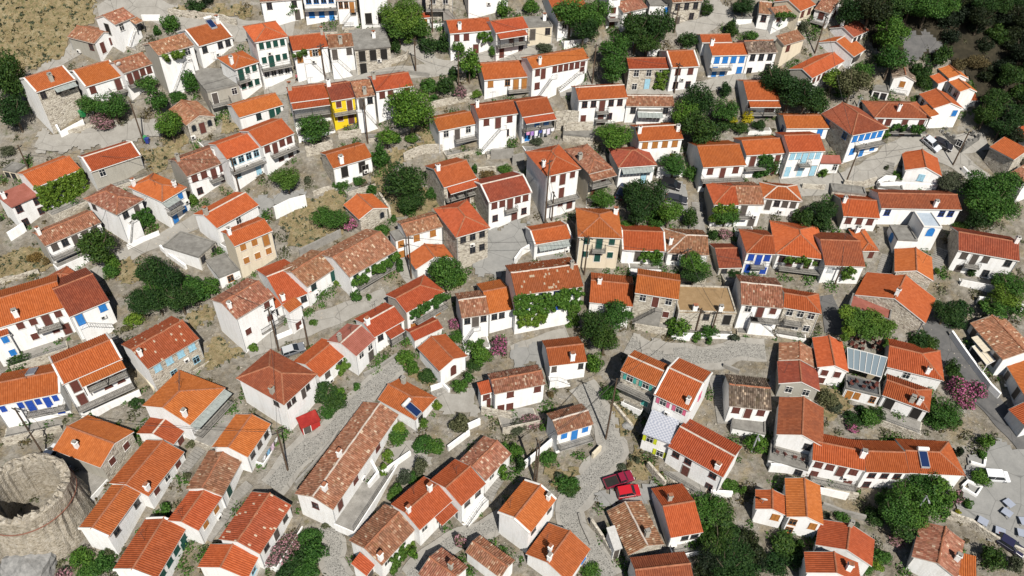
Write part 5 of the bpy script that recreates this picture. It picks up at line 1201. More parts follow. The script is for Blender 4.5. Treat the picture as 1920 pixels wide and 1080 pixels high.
33|5,225 300,275 c350,150|60|f c w k|F=p.p||flat white terrace in front of the tall red gabled house
22|1650,1065 1900,1085 c1905,985 d1620,645|50|f c w k|F=||plain white terrace block below maroon shutters in shaded lane
01|20,192 112,218 c190,150|60|f c c k|F=pp||low grey roofed annex at left edge above the ivy fronted house
31|480,345 740,395 c700,330|50|f c s k|F=||flat grey slab roof below the curved road
20|385,1000 610,1040 c590,965|60|f c s k|F=||flat stone terrace roof below the deep red roofed house
31|830,330 1010,345 c1000,280|50|f c w k|F=||curved white terrace block in front of pale blue shutter gable
"""
# ---------------------------------------------------------------- build the place
build_ground()
for i, ln in enumerate(HDATA.strip().split('\n')): build_house(i, ln)
for a in (
 ('street', '00', '200,700 350,520 470,430 560,380 600,330', 3, STREET, 'concrete lane climbing past dry hillside'),
 ('street', '00', '740,110 1000,40 1300,120 1500,190 1800,225 2200,250', 4.2, STREET, 'concrete road at the top left'),
 ('street', '10', '60,690 300,640 560,590 900,560 1200,545 1480,500', 2.6, STREET, 'concrete lane between two terraces'),
 ('street', '10', '1060,270 1150,350 1280,430 1400,500 1700,470 2100,390', 2.6, STREET, 'stepped lane by the ivy mass'),
 ('street', '20', '1230,240 1450,190 1540,110 1500,0', 3, STREET, 'top lane'), ('street', '20', '1560,60 1640,150 1800,230 2000,290', 3, STREET, 'top lane fork'),
 ('street', '20', '350,690 500,660 880,700 1200,690 1480,640 1760,590', 2.4, STREET, 'lane in front of the white terraces'),
 ('street', '01', '700,1000 860,900 1000,800 1200,720 1440,600 1600,520', 2.8, STREET, 'lane left of the cream house'),
 ('street', '11', '1240,1080 1130,980 1090,860', 2.2, STREET, 'lane by tall stone house'),
 ('street', '12', '-60,470 120,400 300,320 480,250 640,190 800,130 980,60', 3.2, STREET, 'main lane with parked car'),
 ('street', '31', '100,330 330,315 560,295 740,230 860,140 960,50 1130,0 1300,60 1480,180 1640,300', 4.0, STREET, 'curved concrete road on the right'),
 ('street', '30', '1640,1060 1450,1080 1250,1120', 4, STREET, 'road with cars on the right'),
 ('street', '22', '0,480 200,420 420,350', 2.4, STREET, 'lane behind small red roof'),
 ('alley', '32', '1200,200 1330,420 1450,600 1650,850 1850,1060 1990,1200', 4.5, ASPH_SHADE, 'dark lane at right edge'),
 ('alley', '32', '420,60 480,200 500,350', 3, ASPH_SHADE, 'shaded alley by grey stone house'),
 ('cobbled_path', '22', '870,420 1050,500 1250,500 1500,520 1700,470 1900,480', 3.0, COB, 'cobbled lane in village centre'),
 ('cobbled_path', '22', '520,730 600,860 690,1000 720,1120 780,1220 640,1370 520,1520 430,1640 440,1760 540,1900 640,2020 720,2180', 3.0, COB, 'winding pale cobbled path'),
 ('cobbled_path', '12', '420,1180 560,1080 700,920 840,780 1000,640 1080,560', 2.6, COB, 'cobbled lane beside the longest roof'),
 ('cobbled_path', '13', '120,420 220,300 320,180 430,80', 3.4, COB, 'cobbled court by tall pole'),
 ('cobbled_path', '13', '500,700 580,800 600,880 570,960 620,1040 660,1120', 2.2, COB, 'narrow cobbled path bottom left centre'),
 ('cobbled_path', '13', '1880,640 1700,740 1500,820 1300,960 1150,1100', 2.0, COB, 'shaded cobbled path bottom centre'),
):
    if a[0] == 'cobbled_path': road('street', a[1], a[2], a[3] + 1.0, STREET, 'concrete edging of ' + a[5]); a = a[:3] + (a[3] * .8,) + a[4:]
    road(*a)
for a in (
 ('dry_grass_slope', '00', '-400,-150 720,-150 720,60 690,180 560,250 500,300 520,380 380,470 240,520 -400,560', DRY, 'dry grass hillside at the top left'),
 ('dry_grass_slope', '00', '1250,70 1560,60 1900,40 1900,130 1560,140 1300,120', DRY, 'dry grass strip at the top'),
 ('dry_grass_yard', '11', '180,570 400,430 560,360 700,360 660,460 640,600 660,640 500,720 330,800 240,740', DRY, 'dry grass yard behind long weathered roof'),
 ('dry_grass_slope', '11', '860,330 900,200 1000,60 1250,0 1220,90 1080,150 960,250 1000,400 1250,330 1400,470 1330,520 1150,560 1020,540 980,420', DRY, 'dry slope around the dark fig tree'),
 ('dry_grass_yard', '01', '-100,880 270,750 390,930 280,1000 -100,1060', DRY, 'dry yard at left edge'),
 ('dry_grass_yard', '01', '1050,60 1400,0 1320,120 1150,240 1240,300 1090,150', DRY, 'dry ground between two roofs'),
 ('dry_grass_yard', '02', '1540,470 1620,350 1840,500 1560,620', DRY, 'dry yard beside white gable end'),
 ('dry_grass_yard', '02', '1400,220 1550,110 1600,240 1480,320', DRY, 'dry strip behind white gable end'),
 ('dry_grass_slope', '22', '740,890 900,900 950,1030 860,1120 780,1060', DRY, 'dry strip beside cobbled path'),
 ('dry_grass_slope', '23', '830,250 960,120 1100,330 1000,370 900,330', DRY, 'weedy slope above parked red cars'),
 ('dry_grass_yard', '10', '1200,960 1300,920 1350,1000 1340,1090 1230,1090', DRY, 'dry slope left of small orange roofed house'),
 ('dry_grass_yard', '00', '1230,1010 1400,1000 1440,1090 1300,1140 1180,1090', DRY, 'dry ground below arched stone building'),
 ('dry_grass_yard', '00', '1620,870 1700,880 1790,990 1690,1010', DRY, 'dry strip right of arched stone building'),
 ('dry_grass_yard', '20', '350,1010 480,980 520,1000 400,1060', DRY, 'dry bank below laundry house'),
 ('dry_grass_yard', '12', '1080,520 1200,560 1350,720 1300,760 1150,650', DRY, 'dry bank left of chapel'),
 ('dry_grass_yard', '32', '380,760 540,760 620,900 450,1000 390,900', DRY, 'dry garden right of red gabled house'),
 ('dry_grass_yard', '23', '240,240 480,300 520,420 300,440', DRY, 'dry garden by white lane wall'),
 ('dry_grass_yard', '01', '880,860 1060,900 1010,1060 800,1000', DRY, 'dry plot by dark tree, left'),
 ('courtyard', '33', '1480,230 1720,60 2000,200 2000,940 1660,790 1380,590 1480,420', COURT, 'concrete parking court at bottom right'),
 ('courtyard', '21', '-160,640 130,580 130,770 20,890 -120,1010 -330,960 -200,760', COURT, 'little square in village centre'),
 ('courtyard', '21', '1080,330 1270,290 1330,420 1300,520 1080,480', COURT, 'parking place by dark cars'),
 ('courtyard', '00', '240,990 500,1010 900,930 1150,900 1230,1000 900,1100 300,1160', STREET, 'concrete court on left'),
 ('courtyard', '22', '-10,450 190,410 250,580 30,600', COURT, 'flat concrete court by small red roofed house'),
 ('courtyard', '22', '880,370 1100,380 1250,480 1000,500', STREET, 'concrete forecourt of the rustic stone house'),
 ('courtyard', '10', '1430,400 1700,330 2250,340 2250,420 1500,500', STREET, 'concrete forecourt'),
 ('courtyard', '12', '1160,830 1650,770 1680,930 1450,960', STREET, 'concrete court left of the central cottage'),
 ('courtyard', '23', '620,560 700,440 1000,400 1150,420 1000,560', COURT, 'parking spot of the red cars'),
 ('courtyard', '13', '1000,140 1150,40 1300,200 1180,330 1060,420', STREET, 'cluttered yard beside longest roof'),
 ('courtyard', '11', '-40,420 330,340 370,390 130,490 -20,560', COURT, 'white walled terrace floor'),
 ('wood_floor', '30', '700,-150 2300,-150 2300,950 1560,760 1500,560 1380,440 1000,430 740,330', SHADE_SOIL, 'dark leaf litter under the wood'),
 ('wood_floor', '31', '1880,-100 2300,0 2300,300 1950,330', SHADE_SOIL, 'dark ground at right edge'),
 ('clearing', '30', '1000,260 1180,240 1320,330 1160,440 1000,460', ASPH_SHADE, 'dim clearing in the wood'),  # the clearing's shade is painted in by this dark street colour
): patch(*a)
PLANTS = '''00|60,600,130,200,d;100,830,110,110,d;1270,190,65,70,m;680,770,95,70,m;850,800,110,90,m;790,900,100,45,q;1090,630,80,50,m;1180,740,80,90,m;1430,640,65,100,m;1340,730,60,50,m;1270,930,100,100,m;1460,40,70,50,d;1180,240,30,40,m;1560,0,40,50,x
10|275,75,50,75,m;1030,110,90,90,l;1150,80,100,90,l;1190,210,90,80,l;1070,210,110,90,l;1130,150,120,100,l;1150,290,60,60,l;1040,350,45,80,d;1300,350,75,70,d;1400,330,70,80,d;1520,390,60,75,m;1600,480,80,100,m;1670,60,35,45,m;1850,70,60,70,m;1610,560,40,40,m;1290,650,70,60,m;1430,650,70,80,d;1160,815,165,160,m;430,960,115,100,m;980,1030,80,50,m;1060,1040,40,40,m;1170,1040,50,40,m;1330,740,40,30,m;1530,705,45,60,q;1780,390,40,50,m;1480,560,40,50,d;1650,710,50,25,l
20|140,60,60,55,m;440,100,130,110,m;620,110,110,110,m;540,210,110,90,d;940,220,110,120,d;1090,200,110,130,d;1020,310,110,80,d;770,380,110,110,m;770,510,100,110,m;1310,310,75,60,d;1460,60,55,60,d;1740,50,80,60,d;1650,230,50,80,d;1790,275,60,25,m;1400,750,110,120,d;1300,870,100,100,m;1390,960,120,120,d;1500,1000,80,80,d;1600,830,90,90,m;1600,690,45,75,d;1660,905,35,30,y;1770,890,45,50,y;1700,955,70,45,d;1590,950,60,50,d;1850,940,50,45,d;770,1020,130,80,m;180,1060,50,20,o;250,370,70,25,o
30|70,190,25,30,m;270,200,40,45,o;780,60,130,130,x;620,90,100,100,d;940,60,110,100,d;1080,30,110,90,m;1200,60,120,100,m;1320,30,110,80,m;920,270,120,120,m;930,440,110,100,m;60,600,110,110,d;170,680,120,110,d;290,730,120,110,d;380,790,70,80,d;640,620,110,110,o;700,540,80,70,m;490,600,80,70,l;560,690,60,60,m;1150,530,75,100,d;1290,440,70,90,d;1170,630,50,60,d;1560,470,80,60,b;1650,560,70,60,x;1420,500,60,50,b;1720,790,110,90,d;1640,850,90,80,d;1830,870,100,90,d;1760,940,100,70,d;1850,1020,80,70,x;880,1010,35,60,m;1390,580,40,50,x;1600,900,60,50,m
01|740,760,130,120,d;640,720,70,60,d;440,840,50,35,m;840,900,55,70,m;840,960,60,60,m;1130,950,110,110,d;1260,1000,100,110,d;1180,1060,100,80,m;1430,1050,90,70,m;1580,1080,80,70,m;1455,420,35,60,l;1000,510,40,40,o;520,730,40,30,m;60,60,60,40,o;0,560,20,30,o;350,880,40,30,b;260,850,50,40,b
11|230,265,95,85,l;920,100,75,110,m;1110,270,155,120,d;1160,420,110,80,d;1150,500,60,50,m;500,540,90,70,m;600,560,90,70,m;700,595,70,55,p;640,300,60,35,m;770,280,50,40,m;865,355,40,45,m;940,650,55,45,m;1035,560,25,30,m;1870,190,55,40,m;1420,960,130,120,m;1500,1010,70,70,m;390,270,30,30,o;1640,190,25,50,m;1540,210,40,30,o;1320,380,50,50,m;1000,140,25,20,o;620,1040,40,30,l;1080,920,40,50,m;485,620,20,15,m;1730,230,60,20,b
21|930,360,100,100,d;1060,400,100,110,d;960,500,90,100,d;1180,510,100,90,m;1080,560,80,70,m;1330,570,60,80,d;1220,150,110,60,m;1340,230,50,60,m;680,400,90,60,m;1610,530,100,75,m;1370,890,110,80,m;1370,970,100,80,d;1660,970,50,40,d;1600,680,60,25,q;1510,690,35,40,d;1090,880,50,50,m;1180,20,30,15,m;870,620,60,40,m
31|270,550,80,80,d;420,500,90,80,d;400,590,80,80,d;1590,330,130,110,m;1740,310,120,110,m;1640,470,130,110,m;1760,470,110,110,m;1580,560,90,80,d;1360,280,100,50,o;40,170,50,100,m;410,220,35,35,l;620,970,60,60,m;1260,960,25,60,l;1530,960,40,40,d;1820,1055,120,40,m;1450,620,60,30,d;1000,1060,20,20,d;1720,1050,60,30,l;1790,1000,40,25,m;890,180,20,20,o
02|1050,120,100,90,d;1180,90,100,100,d;1350,80,110,100,d;1480,60,90,80,m;1000,240,70,40,l;140,550,90,50,d;1010,870,50,30,d;1240,760,45,30,m;950,310,40,30,o;1900,450,40,40,l;190,1000,50,30,m;1070,850,25,20,d
12|520,800,90,90,d;590,860,80,80,d;540,920,70,60,m;640,800,50,50,m;470,730,50,50,d;1110,530,70,60,m;1170,590,60,60,m;1280,670,70,50,d;1500,270,50,45,p;1510,370,60,50,m;1620,440,60,60,m;1690,520,80,80,m;1640,580,60,50,d;1830,450,65,80,p;1520,730,60,60,m;1590,680,50,50,m;755,70,45,50,m;845,70,25,25,m;460,30,60,50,l;755,740,40,35,m;1360,890,35,45,l;1250,1010,40,40,l;1520,1020,80,80,o;1080,1060,60,40,l;1680,410,30,40,m;430,260,35,15,l;920,590,20,20,l
22|620,270,110,110,d;760,220,110,110,m;700,380,100,100,d;620,570,70,110,m;870,190,60,50,m;1240,290,85,80,m;1480,320,70,60,m;1380,370,40,40,m;740,800,75,75,m;130,1000,70,60,q;40,1040,70,50,o;220,1050,20,30,l;1480,400,30,30,m;1660,380,40,40,o;290,800,30,30,b;1200,350,40,40,d
32|1340,180,100,80,d;1450,170,80,70,d;1390,250,80,60,d;1150,380,90,40,d;1220,420,60,50,d;1430,750,80,80,p;1540,780,80,80,p;1480,840,80,60,p;1330,930,110,90,m;1260,1000,80,60,m;1380,1010,70,60,d;1380,590,50,70,d;1400,660,60,40,d;450,830,80,70,o;500,900,60,50,o;640,980,80,60,d;760,990,80,70,m;640,1050,50,30,p;830,960,60,50,d;1230,850,30,60,l;1190,90,20,60,m;560,720,40,40,d;700,920,50,40,d;1000,140,20,20,o;1790,60,110,50,l;1700,150,90,40,m;1850,160,90,40,m;1620,110,50,50,m
03|1240,570,55,50,m;1250,620,30,20,d;620,950,90,80,m;760,990,100,80,m;680,1050,90,60,m;830,890,40,40,o;480,1060,60,30,q;1430,90,40,25,o;1400,330,30,30,o;250,180,25,15,d
13|250,830,80,60,q;190,900,110,70,q;120,960,70,50,q;400,800,90,80,m;440,900,90,90,m;330,960,100,80,d;380,1050,100,60,m;240,1060,90,50,d;1060,30,80,40,m;990,190,50,50,l;960,290,40,50,l;1250,100,80,60,m;1340,110,70,60,m;1120,340,60,60,o;1230,270,60,80,o;1190,350,60,50,m;1050,430,50,50,l;1870,150,60,80,m;1850,310,50,70,m;1140,870,60,50,l;1060,940,50,40,m;1530,820,50,60,q;1180,920,40,50,m;1020,480,40,35,l;800,500,25,20,o;740,660,35,30,o;530,700,40,20,o
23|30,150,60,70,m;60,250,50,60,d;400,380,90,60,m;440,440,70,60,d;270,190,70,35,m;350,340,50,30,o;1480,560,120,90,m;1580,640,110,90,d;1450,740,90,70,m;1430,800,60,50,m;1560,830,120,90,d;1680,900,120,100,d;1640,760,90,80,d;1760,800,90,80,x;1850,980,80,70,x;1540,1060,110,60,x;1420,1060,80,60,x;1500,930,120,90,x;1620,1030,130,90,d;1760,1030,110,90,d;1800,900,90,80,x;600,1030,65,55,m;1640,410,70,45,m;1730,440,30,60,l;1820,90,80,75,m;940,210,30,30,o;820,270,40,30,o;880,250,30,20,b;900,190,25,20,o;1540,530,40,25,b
33|1050,480,130,110,m;1180,390,120,100,m;1280,460,110,100,m;950,600,120,110,m;1100,600,130,110,m;1250,560,110,100,m;1020,720,110,90,d;1150,720,90,70,m;1290,330,80,70,m;860,520,70,60,m;800,640,80,60,d;1630,80,55,60,m;1610,170,45,40,m;1590,350,75,65,m;1500,545,40,40,m;1410,500,50,70,q;960,810,60,40,q;120,860,110,90,d;230,950,90,80,d;60,1000,100,80,d;850,930,70,60,m;740,1030,60,50,m;820,1000,50,40,l;1690,960,90,90,d;1420,150,40,60,x;1850,1000,60,80,o;1425,600,20,20,y;560,640,60,25,m;640,700,50,30,o;230,850,40,60,d;440,620,30,20,o'''
for row in PLANTS.split('\n'):
    t, L = row.split('|')
    for q in L.split(';'):
        a, b, c, d, k = q.split(','); x, y = zp(t, f'{a},{b}'); plant(x, y, float(c) / 4, float(d) / 4, k)
# the wood at the top right, tree by tree
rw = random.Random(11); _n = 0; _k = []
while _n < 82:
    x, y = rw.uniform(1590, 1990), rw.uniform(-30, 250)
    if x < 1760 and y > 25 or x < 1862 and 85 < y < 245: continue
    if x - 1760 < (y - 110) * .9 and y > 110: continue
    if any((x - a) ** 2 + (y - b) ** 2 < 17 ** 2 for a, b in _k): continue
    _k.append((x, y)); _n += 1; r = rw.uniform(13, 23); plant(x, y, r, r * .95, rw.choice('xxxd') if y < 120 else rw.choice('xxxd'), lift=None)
for h in list(HOUSES):
    for v in h.get('vines', []): vine_on(h, *v)
for a in (
 ('00', '395,905 470,1035 640,945', 1.3, WALL['w'], 'white garden wall below stone fronted house'), ('00', '520,1010 640,970 740,935 900,920', .8, WALL['s'], 'low stone wall along the court at left'),
 ('00', '1270,110 1420,130 1640,150 1780,190', 1.2, WALL['s'], 'stone wall along the road at top left'), ('00', '1070,150 1210,150', 1.0, WALL['w'], 'white parapet wall beside round tree at top left'),
 ('10', '1310,810 1480,775 1620,745', 1.2, WALL['s'], 'pale stone wall right of big round tree'), ('10', '870,570 1100,550 1300,575', .7, CONC, 'low concrete wall with railing along upper lane'),
 ('10', '1000,480 1130,440 1140,400', .8, WALL['s'], 'stone wall right of the slab roofed ruin'), ('10', '620,1040 700,1030 790,1010', 1.3, WALL['s'], 'stone wall in front of the yellow house'),
 ('20', '315,970 400,965 490,965', 3.6, WALL['s'], 'tall stone retaining wall left of deep red roofed house'), ('20', '1000,420 1100,405', 1.0, WALL['w'], 'white parapet behind the ivy house'),
 ('20', '380,1010 600,990', 2.2, WALL['s'], 'stone wall with flat top below big white house'),
 ('11', '150,560 270,500 385,470', 2.4, WALL['w'], 'tall white terrace wall beside grassy yard'), ('11', '380,90 470,70 580,40', 1.8, WALL['s'], 'rubble wall behind half empty house'), ('11', '1110,130 1250,70 1400,60', 1.6, WALL['s'], 'rubble wall on dry slope'), ('11', '1660,230 1800,215', 1.3, WALL['s'], 'broken stone wall above white house'), ('11', '1760,110 1930,100', 1.8, CONC, 'concrete retaining wall above white house'), ('11', '330,840 480,770 640,690', 1.4, CONC, 'concrete wall with posts behind long weathered roof'), ('11', '430,390 520,350 610,335', .7, WALL['s'], 'whitish rubble wall above bright yard'), ('11', '930,390 1000,500 1010,560', .7, WALL['s'], 'narrow rubble wall beside small stone barn'),
 ('01', '960,790 1080,730 1200,680', .8, WALL['w'], 'white kerb wall along the lane at left'), ('01', '1210,790 1290,860 1400,940', .9, WALL['w'], 'pale wall edge below broad flat roof'), ('01', '80,725 200,650', 1.6, WALL['w'], 'white sloping wall at left edge'), ('01', '0,1050 130,1010 300,970', .8, WALL['s'], 'rubble wall behind left orange row'),
 ('21', '20,900 70,830 140,790', 1.2, WALL['w'], 'curved white wall at the little square'), ('21', '1080,250 1200,240 1280,240', 2.0, WALL['w'], 'white wall behind parked dark cars'), ('21', '0,160 90,140', 2.0, CONC, 'concrete wall left of tall orange hip roof'),
 ('31', '810,320 870,280 945,285', 1.2, WALL['w'], 'white wall end beside ribbed steps'), ('31', '560,310 700,330 800,290', 1.2, WALL['s'], 'rubble wall below curved road'), ('31', '250,330 420,340', .9, WALL['s'], 'stone wall along curved road above hip roofs'), ('31', '1450,200 1530,280', .9, WALL['w'], 'pale wall by lane left of large tree'), ('31', '820,345 950,335 1100,345 1250,350', 1.4, WALL['w'], 'white parapet in front of white gabled house'),
 ('02', '1100,190 1230,180 1340,130', 2.0, WALL['s'], 'ruined stone wall behind white flecked red roof'), ('02', '700,960 850,890 1060,800', 1.0, WALL['w'], 'white wall with railing below two balcony house'), ('02', '1040,630 1100,690 1160,770', .8, WALL['c'], 'pale wall along alley left of old stone house'),
 ('12', '150,390 260,345 360,290', .8, WALL['w'], 'white kerb wall of the main lane'), ('12', '1310,770 1400,740 1450,790', .9, WALL['w'], 'white steps wall in front of chapel'), ('12', '810,660 930,600 1060,510', .6, CONC, 'concrete edge above stony bank in village centre'), ('12', '1690,940 1920,990', 1.5, WALL['s'], 'stone retaining wall below central cottage'), ('12', '1590,1060 1680,1020', 1.2, WALL['w'], 'short white wall at garden edge, lower centre'),
 ('13', '300,400 420,270 560,100 620,0', .7, CONC, 'low railed wall beside the longest weathered roof'), ('13', '1440,140 1600,20', 1.0, WALL['w'], 'white court wall above weathered roof'), ('13', '870,260 920,350 850,440', 1.6, WALL['w'], 'white yard wall right of the longest roof'), ('13', '950,330 1060,250 1160,180', 1.1, WALL['w'], 'white planter wall in the cluttered yard'),
 ('23', '90,270 200,180 310,85', 1.4, WALL['w'], 'white wall beside blue shuttered lane house'), ('23', '600,200 660,140', 1.2, WALL['c'], 'cream wall at the curved cobbled lane'), ('23', '1010,270 1080,360 1140,420', 1.6, WALL['s'], 'dark stone bank beside parked red cars'), ('23', '1480,480 1640,490', 1.3, WALL['w'], 'white wall at foot of the red roofed cross band house'), ('23', '590,690 660,790 760,950', 1.2, WALL['s'], 'curved stone wall at bottom cobbled bend'), ('23', '500,620 520,700 590,850', .5, CONC, 'pale kerb inside the cobbled bend'),
 ('33', '400,450 530,480 660,500', 1.2, WALL['s'], 'curved stone terrace wall left of big tree'), ('33', '400,560 560,620 720,660', 1.0, CONC, 'pale curved path wall left of big tree'), ('33', '0,290 130,300 300,330', 1.6, WALL['w'], 'white terrace wall below furnished terrace'), ('33', '1340,640 1500,700 1680,820 1920,940', 1.3, WALL['s'], 'stone wall along edge of parking court'), ('33', '1450,420 1490,380 1590,430 1550,490 1450,430', .6, WALL['w'], 'white planter box on the parking court'), ('33', '1510,240 1610,270 1620,200', .6, WALL['w'], 'white planter wall near parked white van'),
 ('32', '1360,360 1500,560 1650,760 1720,830', 1.2, WALL['w'], 'white balustrade along shaded terrace, right'), ('32', '1560,110 1720,130 1900,170', 1.3, WALL['w'], 'white wall under leafy arbour at right edge'), ('22', '1190,380 1330,390', .8, WALL['w'], 'white wall fragment before tan roofed house'), ('22', '1580,590 1700,640', .7, CONC, 'concrete slab edge by shaded lane'), ('22', '760,880 860,1010 900,1060', .8, WALL['s'], 'stone edge beside small tall tree'),
): garden_wall(*a)
for a in (('00', '1080,1075', '955,750', 'leaning dark pole beside court at upper left'), ('10', '520,600', '480,325', 'pole in front of orange roofed house, upper left'), ('10', '840,1075', '795,745', 'pole in front of the yellow house'), ('10', '1200,555', '1190,285', 'pole on the lane below ivy mass'), ('10', '1520,660', '1515,390', 'pole beside bushy tree at upper centre'), ('10', '1325,235', '1318,-20', 'pole left of red roofed chimney house'),
 ('20', '1215,700', '1255,470', 'pole between ivy house and shrubs'), ('20', '1215,245', '1245,40', 'pole before pale stone house at top'), ('20', '600,630', '615,330', 'pole by bushy tree at upper centre'), ('30', '350,400', '430,110', 'pole by top right houses'),
 ('01', '1800,370', '1745,100', 'pole at pale blue terrace front'), ('01', '870,660', '800,460', 'pole at weathered hip roofed house'), ('01', '215,190', '130,10', 'pole at left edge lane'), ('01', '800,850', '720,600', 'pole by dark tree at left'),
 ('11', '1165,1010', '1160,690', 'pole beside orange shuttered annex'), ('21', '245,615', '160,120', 'pole beside tall orange hip roof'), ('21', '295,600', '305,360', 'pole at porch of tall orange roof'), ('21', '540,980', '565,690', 'pole at green shuttered stone house'), ('21', '1275,980', '1305,780', 'pole by bushy green tree'), ('31', '580,300', '655,55', 'pole on curved road'), ('31', '1385,160', '1480,-90', 'pole by road cars at right'), ('31', '490,1075', '540,915', 'pole before brown red roof at right'),
 ('12', '170,470', '85,140', 'thick pole beside parked grey car'), ('12', '395,445', '355,225', 'thin pole on the main lane'), ('02', '225,1085', '130,900', 'pole at blue shuttered house, left'), ('13', '240,290', '180,-10', 'tall pole on cobbled court'), ('03', '340,190', '230,0', 'black pole beside ruined tower'), ('22', '1375,330', '1400,150', 'pole at tan roofed stone house'), ('22', '1490,350', '1525,170', 'pole right of tan roof tree'), ('23', '180,385', '195,70', 'pole beside white lane wall'), ('23', '165,370', '95,60', 'leaning pole beside white lane wall'), ('23', '702,55', '726,-400', 'pole at the small round tree'), ('22', '730,160', '725,100', 'short pole in the large central tree')): pole(*a)
for a in (('31', '375,610', '395,530', 'thin lamp post by dark tree at right'), ('33', '1070,650', '1165,480', 'lamp post rising through the big tree'), ('23', '1795,150', '1850,20', 'slim lamp post beside cross band house'), ('30', '670,800', '690,730', 'white lamp post near round dish at right')): pole(*a, lamp=True)
for i, j in ((2, 3), (7, 9), (9, 19), (12, 10), (13, 22), (24, 25), (26, 24), (27, 31), (31, 30), (21, 18), (8, 15), (5, 8), (1, 2), (3, 4), (4, 8), (6, 8), (0, 1), (10, 11), (11, 13), (15, 16), (17, 18), (16, 17), (19, 20), (22, 23), (24, 26), (25, 22), (27, 28), (29, 30), (31, 29), (14, 17), (18, 28), (21, 19)): cable(i, j)
car('12', '285,478', '380,445', (.16, .17, .19), 'hatch', 'dark grey hatchback with silver roof parked on the main lane', (.42, .43, .44))
car('21', '1185,320', '1260,345', (.012, .012, .014), 'van', 'black off road car parked by white wall'); car('21', '1230,430', '1330,450', (.03, .032, .04), 'hatch', 'dark car parked below the black off road car', None, 4.3); car('21', '820,370', '850,300', (.02, .03, .06), 'hatch', 'dark blue car in shade left of the black cars')
car('31', '1215,15', '1245,45', (.5, .52, .55), 'hatch', 'pale silver car at the right road bend'); car('31', '1300,18', '1340,40', (.02, .02, .025), 'hatch', 'black car beside pale silver car')
car('23', '868,462', '960,445', (.42, .012, .02), 'van', 'bright red hatchback parked beside maroon pickup', None, 3.7); car('23', '795,372', '915,330', (.20, .012, .035), 'pickup', 'maroon pickup with dark cargo bed beside red car', None, 4.9)
car('33', '1690,345', '1755,350', (.72, .73, .74), 'van', 'white car parked behind small tree on court', None, 4.2); car('33', '1800,860', '1860,900', (.02, .02, .05), 'hatch', 'dark car by stone wall at bottom right')
for i, (p, l) in enumerate((('1790,555', 'pale square table topmost on the court'), ('1775,625', 'second pale square table on the court'), ('1595,690', 'pale square table nearest the planter by the wall'), ('1725,765', 'pale square table midway along court wall'), ('1890,780', 'pale square table at lower right court edge'), ('1905,690', 'pale square table at right frame edge'))): table('33', p, l, .5 + .2 * i)
for a in (('31', '900,140 885,220 850,290', 2.2, 'ribbed concrete steps beside curved road'), ('21', '1410,660 1395,540 1385,430', 1.8, 'shaded steps below parked dark cars'), ('22', '1590,1010 1560,820 1510,650', 2.0, 'dark steps right of the pink shuttered house'), ('31', '850,1000 880,900 900,830', 2.0, 'dark steps left of the plain orange stone gable'), ('31', '1240,960 1270,860 1310,780', 2.0, 'steps between stone gable and stone sided house'), ('10', '205,920 215,820 200,740', 1.6, 'narrow steps left of the porch roofed house'), ('12', '1330,800 1400,760 1450,720', 1.8, 'pale steps below the red doored chapel'), ('13', '1740,500 1780,420 1830,340', 1.4, 'shaded steps in bottom centre row'), ('03', '1370,300 1450,200 1520,120', 1.6, 'narrow stepped alley between lower left rows'), ('03', '1560,800 1680,640 1760,500 1880,380', 1.5, 'stepped alley along the green shuttered terrace')): steps(*a)
tower(); boulder('03', '250,1030', 3.2, 'large smooth grey rock below the tower'); boulder('03', '130,1075', 2.2, 'grey rock at bottom left corner'); boulder('22', '870,1040', .8, 'pale rock beside dry strip')
GLP = newmat('canopy_glass', (.20, .25, .28), .2, .5)[0]
canopy('32', '600,600 850,670 890,530 590,455', 2.6, 'grey glass canopy with white ribs over cafe terrace', GLP, 6, tilt=.25)
canopy('32', '1640,580 1730,530 1620,410 1530,440', 2.6, 'cream sunshade over shaded terrace at right', CREAMCLOTH, 3, 'sunshade', 'sunshade')
canopy('32', '560,330 900,370 920,240 610,170', 2.7, 'timber pergola frame under leafy cover', WOOD, 8, 'pergola', 'pergola', WOOD, 0, 8)
PT = [('600,200', 80, 55), ('690,220', 90, 60), ('780,240', 90, 60), ('870,270', 80, 60), ('640,280', 80, 55), ('740,310', 90, 55), ('850,330', 80, 50), ('600,320', 50, 50), ('880,420', 25, 60), ('570,380', 30, 40)]
for p, a, b in PT: x, y = zp('32', p); plant(x, y, a / 4, b / 4, 'l', 'grapevine', 3.2)
rng = random.Random(5)
for i, p in enumerate(('620,380', '660,400', '700,430', '620,440', '780,400', '820,430', '780,460', '700,470', '650,460', '830,480')):
    chair('32', p, unique('dark terrace chair', zp('32', p)), rng.uniform(0, 6), .05)
HL = {h['label']: h for h in HOUSES}
def hh(s): return next(h for h in HOUSES if s in h['label'])
h = hh('laundry on its balcony'); laundry(h, h['X0'] + .3, h['X1'], h['e'] - 2.4, 'washing hanging on balcony of porch canopy house', [(.62, .3, .5), (.35, .2, .5), (.75, .75, .78), (.06, .08, .3), (.72, .7, .74), (.66, .6, .72), (.75, .74, .76)])
h = hh('near the tall pole'); laundry(h, h['X0'] + 1, h['X1'] - .5, h['e'] - 1.4, 'washing line on balcony near the tall pole', [(.75, .75, .76), (.2, .4, .6), (.65, .5, .6), (.7, .7, .7)])
solar(hh('glass canopy at left edge'), .55, .72, 'grey solar panel on back slope at left edge', False); solar(hh('solar heater behind big tree'), .3, .3, 'solar heater with white tank above big tree'); solar(hh('red orange roof and solar heater'), .72, .45, 'solar heater with tank on upper left red roof'); solar(hh('top of the longest weathered roof'), .2, .15, 'blue solar panel at eave of the orange hip roof')
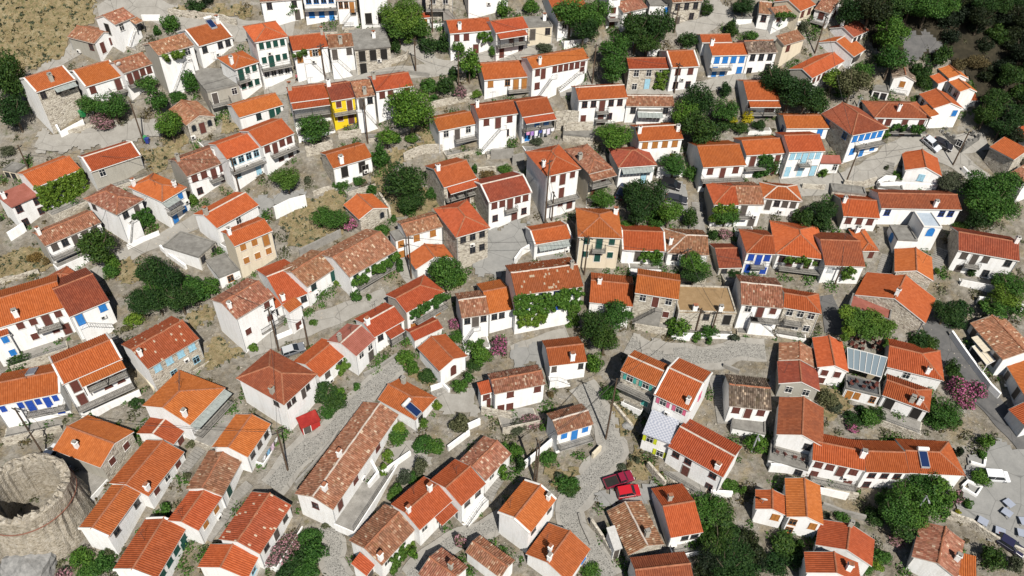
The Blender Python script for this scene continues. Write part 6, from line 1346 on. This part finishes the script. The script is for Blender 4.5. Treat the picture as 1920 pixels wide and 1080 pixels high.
dish(hh('next to dish on roof'), .05, .3, .6, 'white satellite dish on weathered roof, upper left'); dish(hh('blue shutters at left edge'), .9, .1, -1.2, 'white satellite dish at left edge by blue shutters'); dish(hh('low gabled'), .2, .3, .8, 'satellite dish on low gabled wing')
scatter('dry_grass', YARDS['dry_grass_ground'], 2.6, .17, leaf_mat('straw', [(.26, .18, .08), (.40, .30, .14), (.50, .40, .21)]), 'dry straw grass tufts', False, 4)
scatter('low_weeds', [P for P in YARDS['dry_grass_ground']], .55, .3, LEAF['o'], 'small grey green weeds in the dry grass', False, 6)
BIG = [tuple(hit(p)[:2]) for p in ((0, 60), (1560, 60), (1900, 560), (1900, 1060), (20, 1060))]
scatter('rubble', [BIG], .4, .15, plain('rubble_stone_bits', (.42, .38, .32), .95, .45), 'loose stones on the bare ground', True, 8)
dress_houses()
weed_clumps(900, 3, LEAF['m'], 'green_weeds', 'green weeds along walls and lanes', .17, True)
weed_clumps(420, 4, LEAF['o'], 'grey_weeds', 'dusty grey green weeds on open ground', .17)
weed_clumps(260, 5, LEAF['b'], 'dry_weeds', 'dry brown weeds on open ground', .17)
person('10', '310,618', 2.2, 'person in a pink shirt and dark trousers walking on the upper lane', (.48, .08, .14), (.03, .022, .02))
bin_('00', '1090,1062', (.05, .28, .10), 'green wheeled bin beside the leaning dark pole'); bin_('00', '1112,1076', (.03, .05, .25), 'blue wheeled bin beside the leaning dark pole'); bin_('00', '628,880', (.02, .22, .07), 'green bin in front of the white stone fronted house', 1.3)
car('03', '395,200', '430,150', (.6, .62, .64), 'van', 'white van half hidden behind the ruined tower', None, 4.3)
_h = next(q for q in HOUSES if 'furnished' not in q['label'] and 'flat white terrace in front' in q['label'])
for i, u in enumerate((.18, .38, .62, .82)): chair('33', '0,0', ('first', 'second', 'third', 'last')[i] + ' chair from the left on the white terrace of the red gabled house', 1.0 + i, 0, on_roof(_h, u, .4))
_h = next(q for q in HOUSES if 'dark cafe terrace' in q['label'])
for i, (u, v) in enumerate(((.15, .3), (.3, .55), (.5, .3), (.62, .65), (.75, .35), (.88, .6))): chair('32', '0,0', ('leftmost', 'second', 'third', 'fourth', 'fifth', 'rightmost')[i] + ' chair from the left on the dark cafe terrace', .5 + i * 1.1, 0, on_roof(_h, u, v))
